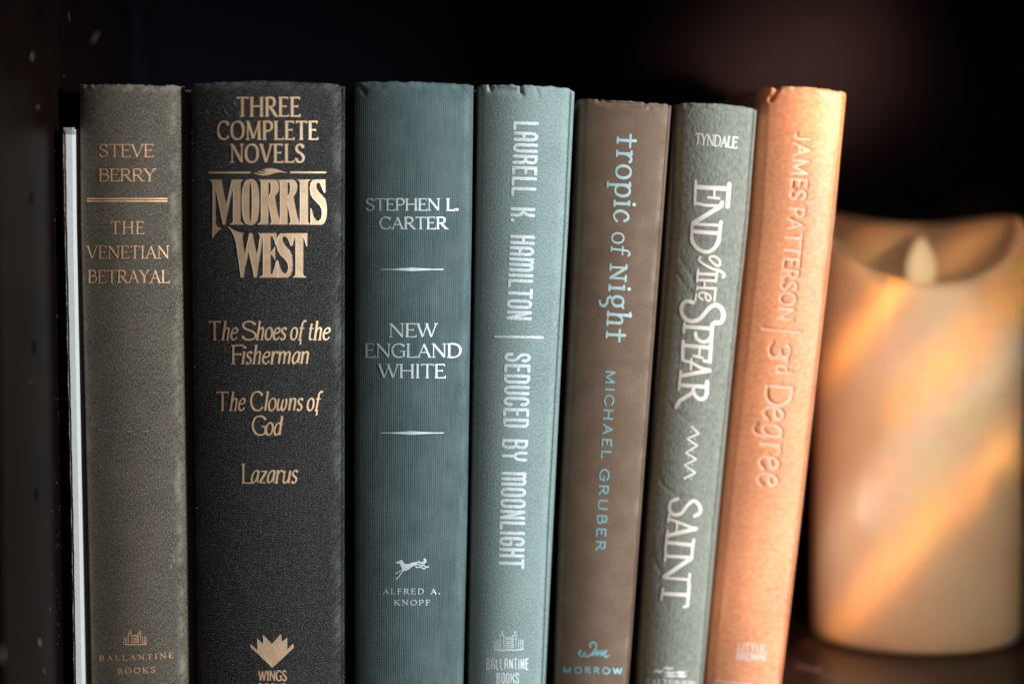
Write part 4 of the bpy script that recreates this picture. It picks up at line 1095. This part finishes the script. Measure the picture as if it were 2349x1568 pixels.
k.text('TYNDALE', (1595, 330.5), (1689, 339.5), 24.5, 3.3, 2.2, 4, 1.7, track=-.02)
k.build('publisher_lettering', M['cream'], b6)
k = Ink(S, step=3)
FQ = lambda P: [(x * .25 + 1059.8, y * .25 + 1195.1) for x, y in P]
for (x, y) in ((1800, 1373), (1890, 1345), (1905, 1385), (2005, 1385), (1912, 1415), (2012, 1415)):
    P = catmull(FQ([(x - 52, y + 10), (x - 20, y - 12), (x + 15, y - 8), (x + 54, y - 8)]), False, 2); n = len(P)
    P = catmull(FQ([(x - 52, y + 8), (x - 18, y - 2), (x + 18, y + 4), (x + 54, y - 6)]), False, 2); n = len(P)
    k.ribbon(P, 6.2 * np.sin(np.linspace(.05, math.pi - .05, n)) + .2)
k.text('SALTRIVER', (1483, 1572), (1590, 1579), 16.5, 2.7, 1.7, 2.6, 1.2, track=.04)
k.lines([(1594, 1563), (1596, 1565.5)], 1.6)
k.build('publisher_emblem', M['cream'], b6)

# ------------------------------------------------------------------ book 7: orange
b7 = empty('hardback_book', (.11, .94, 0), 'bright orange hardback leaning left with blind stamped lettering, next to the candle', 'book', 'hardbacks standing on the shelf')
S = Spine('orange', .953, [(206, 1740), (516, 1724), (1195, 1648), (1568, 1614)], [(219, 1945.5), (516, 1917.5), (1195, 1841), (1568, 1796)],
          [(1740, 206), (1750, 200.5), (1768, 200), (1780, 204), (1786, 206), (1794, 198), (1860, 200.5), (1920, 209), (1936, 210.5), (1943, 215), (1945.5, 222)], a=.14, b=.10, bulge=.0035, D=.010, band=True, colstep=.0003, rowstep=.0003,
          grooves=[([(1782, 206), (1776, 218), (1768, 230)], 1.3, .8), ([(1753, 212), (1766, 222)], .6, .9), ([(1800, 208), (1860, 211), (1930, 218)], .25, 1.0)])
kt = Ink(S, eps=-.00056, step=3)
kw = dict(thick=6.0, rnd=True)
kt.text('JAMES', (1826, 309), (1813, 454), 34, track=.06, **kw)
kt.text('PATTERSON', (1811.5, 475), (1785, 729.5), 34, track=.06, **kw)
kt.build('author_lettering', M['pearl'], b7)
kd = Ink(S, eps=-.00056, step=3)
kd.lines([(1750, 751.5), (1836, 761.5)], 5.5)
kd.text('3', (1766, 786), (1763.5, 815), 47, **kw)
kd.text('rd', (1783.5, 818), (1781, 853), 35, 5.4, rnd=True, track=.05)
kd.text('D', (1760, 880), (1756, 924), 57, 7.5, rnd=True)
kd.text('e{g2}ree', (1754, 932), (1738, 1107), 66, 7.0, rnd=True, track=.05)
kd.build('title_lettering', M['pearl'], b7)
S.press = (kt.press(0, 0)[0] + kd.press(0, 0)[0], .00065, .00036)
build_spine(S, M['orange'], b7, 85); build_block(S, M['orange'], b7)
k = Ink(S, eps=.00008, step=3)
k.text('LITTLE,', (1692.5, 1490), (1758, 1494), 15.5, 2.6, rnd=True, track=.06)
k.text('BROWN', (1690, 1511), (1755, 1514.5), 15.5, 2.6, rnd=True, track=.06)
k.lines([(1641, 1586), (1641, 1559), (1660, 1563), (1726, 1568)], 2.2)
k.build('publisher_lettering', M['pearl_white'], b7)

# ------------------------------------------------------------------ candle
DC, RC = 1.0617, .0457
XC = float(at(2110, 784, DC)[0])
cd = empty('flameless_candle', (XC, DC, 0), 'cream wax pillar candle with a scooped rim and a teardrop plastic flame', 'candle')
def rim(phi):     # phi = 0 towards the camera
    f = max(0, math.cos(phi))
    return .1838 - .0240 * f ** 1.3 - .0020 * math.cos(2 * phi) + .0010 * math.sin(2 * phi + .4) + .0012 * math.cos(3 * phi)
n = 96; rings = []
def ring(rad, zf):
    return [(rad * math.sin(2 * math.pi * i / n), -rad * math.cos(2 * math.pi * i / n), zf(2 * math.pi * i / n)) for i in range(n)]
rings.append(ring(RC - .004, lambda p: .0003))
rings.append(ring(RC - .0012, lambda p: .0010))
rings.append(ring(RC, lambda p: .0035))
for t in np.linspace(.05, 1, 24): rings.append(ring(RC + .00015 * math.sin(t * 9), lambda p, t=t: .0035 + (rim(p) - .004 - .0035) * t))
for a_ in np.linspace(15, 165, 8):
    rings.append(ring(RC - .0032 * (1 - math.cos(R(a_))), lambda p, a_=a_: rim(p) - .004 + .004 * math.sin(R(a_))))
for t in np.linspace(.1, 1, 8):
    rings.append(ring(RC - .0066 - .004 * t ** 2, lambda p, t=t: (rim(p) - .004) * (1 - t) + .148 * t))
rings.append(ring(.02, lambda p: .146)); rings.append(ring(.001, lambda p: .1455))
vs = [p for rg in rings for p in rg]; fs = []
for a_ in range(len(rings) - 1):
    for i in range(n):
        j = (i + 1) % n
        fs.append((a_ * n + i, a_ * n + j, (a_ + 1) * n + j, (a_ + 1) * n + i))
fs.append(tuple(range(n - 1, -1, -1)))
me = mesh('wax_body', vs, fs)
o = bpy.data.objects.new('wax_body', me); col.objects.link(o); me.materials.append(M['wax'])
me.polygons.foreach_set('use_smooth', [True] * len(me.polygons)); o.parent = cd
# flame
vs, fs = [], []; nz, na = 22, 24
for i in range(nz + 1):
    t = i / nz
    rad = .0064 * (math.sin(math.pi * t ** .95) ** .85 if 0 < t < 1 else 0) * (1 - .18 * t ** 3) + .00005
    if t < .06: rad = max(rad, .0022)
    for j in range(na):
        a_ = 2 * math.pi * j / na
        vs.append((rad * math.cos(a_), rad * .55 * math.sin(a_), .1510 + t * .0265))
for i in range(nz):
    for j in range(na):
        k2 = (j + 1) % na
        fs.append((i * na + j, i * na + k2, (i + 1) * na + k2, (i + 1) * na + j))
me = mesh('flame', vs, fs); o = bpy.data.objects.new('flame', me); col.objects.link(o); me.materials.append(M['flame'])
me.polygons.foreach_set('use_smooth', [True] * len(me.polygons)); o.parent = cd
bm = bmesh.new(); bmesh.ops.create_cone(bm, cap_ends=True, segments=16, radius1=.0022, radius2=.0016, depth=.006, matrix=Matrix.Translation((0, 0, .1475)))
me = bpy.data.meshes.new('flame_stalk'); bm.to_mesh(me); bm.free()
o = bpy.data.objects.new('flame_stalk', me); col.objects.link(o); me.materials.append(M['wax']); o.parent = cd

# ------------------------------------------------------------------ added lamps, out of view, for the candle and the shelf behind it
def beam(name, vx, vy, L, Wd, roll, power, colr, src, spread=3, depth=DC - RC):
    """added strip lamp at src that casts a narrow band of light at picture point (vx, vy); L, Wd in metres"""
    x, z = at(vx, vy, depth)
    return area(name, (float(x) + src[0], depth + src[1], float(z) + src[2]), (float(x), depth, float(z)), power, colr, L, Wd, spread, roll)
SRC = (.06, -.50, .27)
COOL, AMB = (1.0, .95, .86), (1.0, .36, .05)
beam('pale_band_lamp', 2100, 1030, .14, .015, 41, .0050, COOL, SRC, 2.4)
beam('pale_band_lamp', 2115, 770, .05, .024, 41, .0016, COOL, SRC, 3.5)
beam('pale_band_lamp', 2140, 1130, .10, .010, 41, .0011, COOL, SRC, 2.5)
beam('amber_band_lamp', 2105, 1235, .18, .013, 41, .0100, AMB, SRC, 2)
beam('amber_band_lamp', 2270, 720, .10, .012, 41, .0062, AMB, SRC, 2)
beam('amber_band_lamp', 1965, 755, .06, .010, 41, .0046, AMB, SRC, 2)
SRC2 = (.02, -.42, .035)
beam('amber_band_lamp', 2240, 545, .05, .006, 35, .0011, (1.0, .50, .2), SRC2, 3, DC + RC)
beam('amber_band_lamp', 1990, 560, .05, .006, 35, .0009, (1.0, .50, .2), SRC2, 3, DC + RC)
beam('pale_band_lamp', 1745, 1290, .06, .016, 41, .0014, COOL, SRC, 4, .95)
area('candle_fill', (.17, .10, .62), (XC + .01, DC - RC, .08), .044, (1.0, .75, .50), .12, .10, 14)  # added lamp aimed at the candle, not light given off by it
area('back_glow', (.30, .1, .20), (.138, 1.18, .252), .075, (1.0, .50, .22), .08, .05, 5, 25)
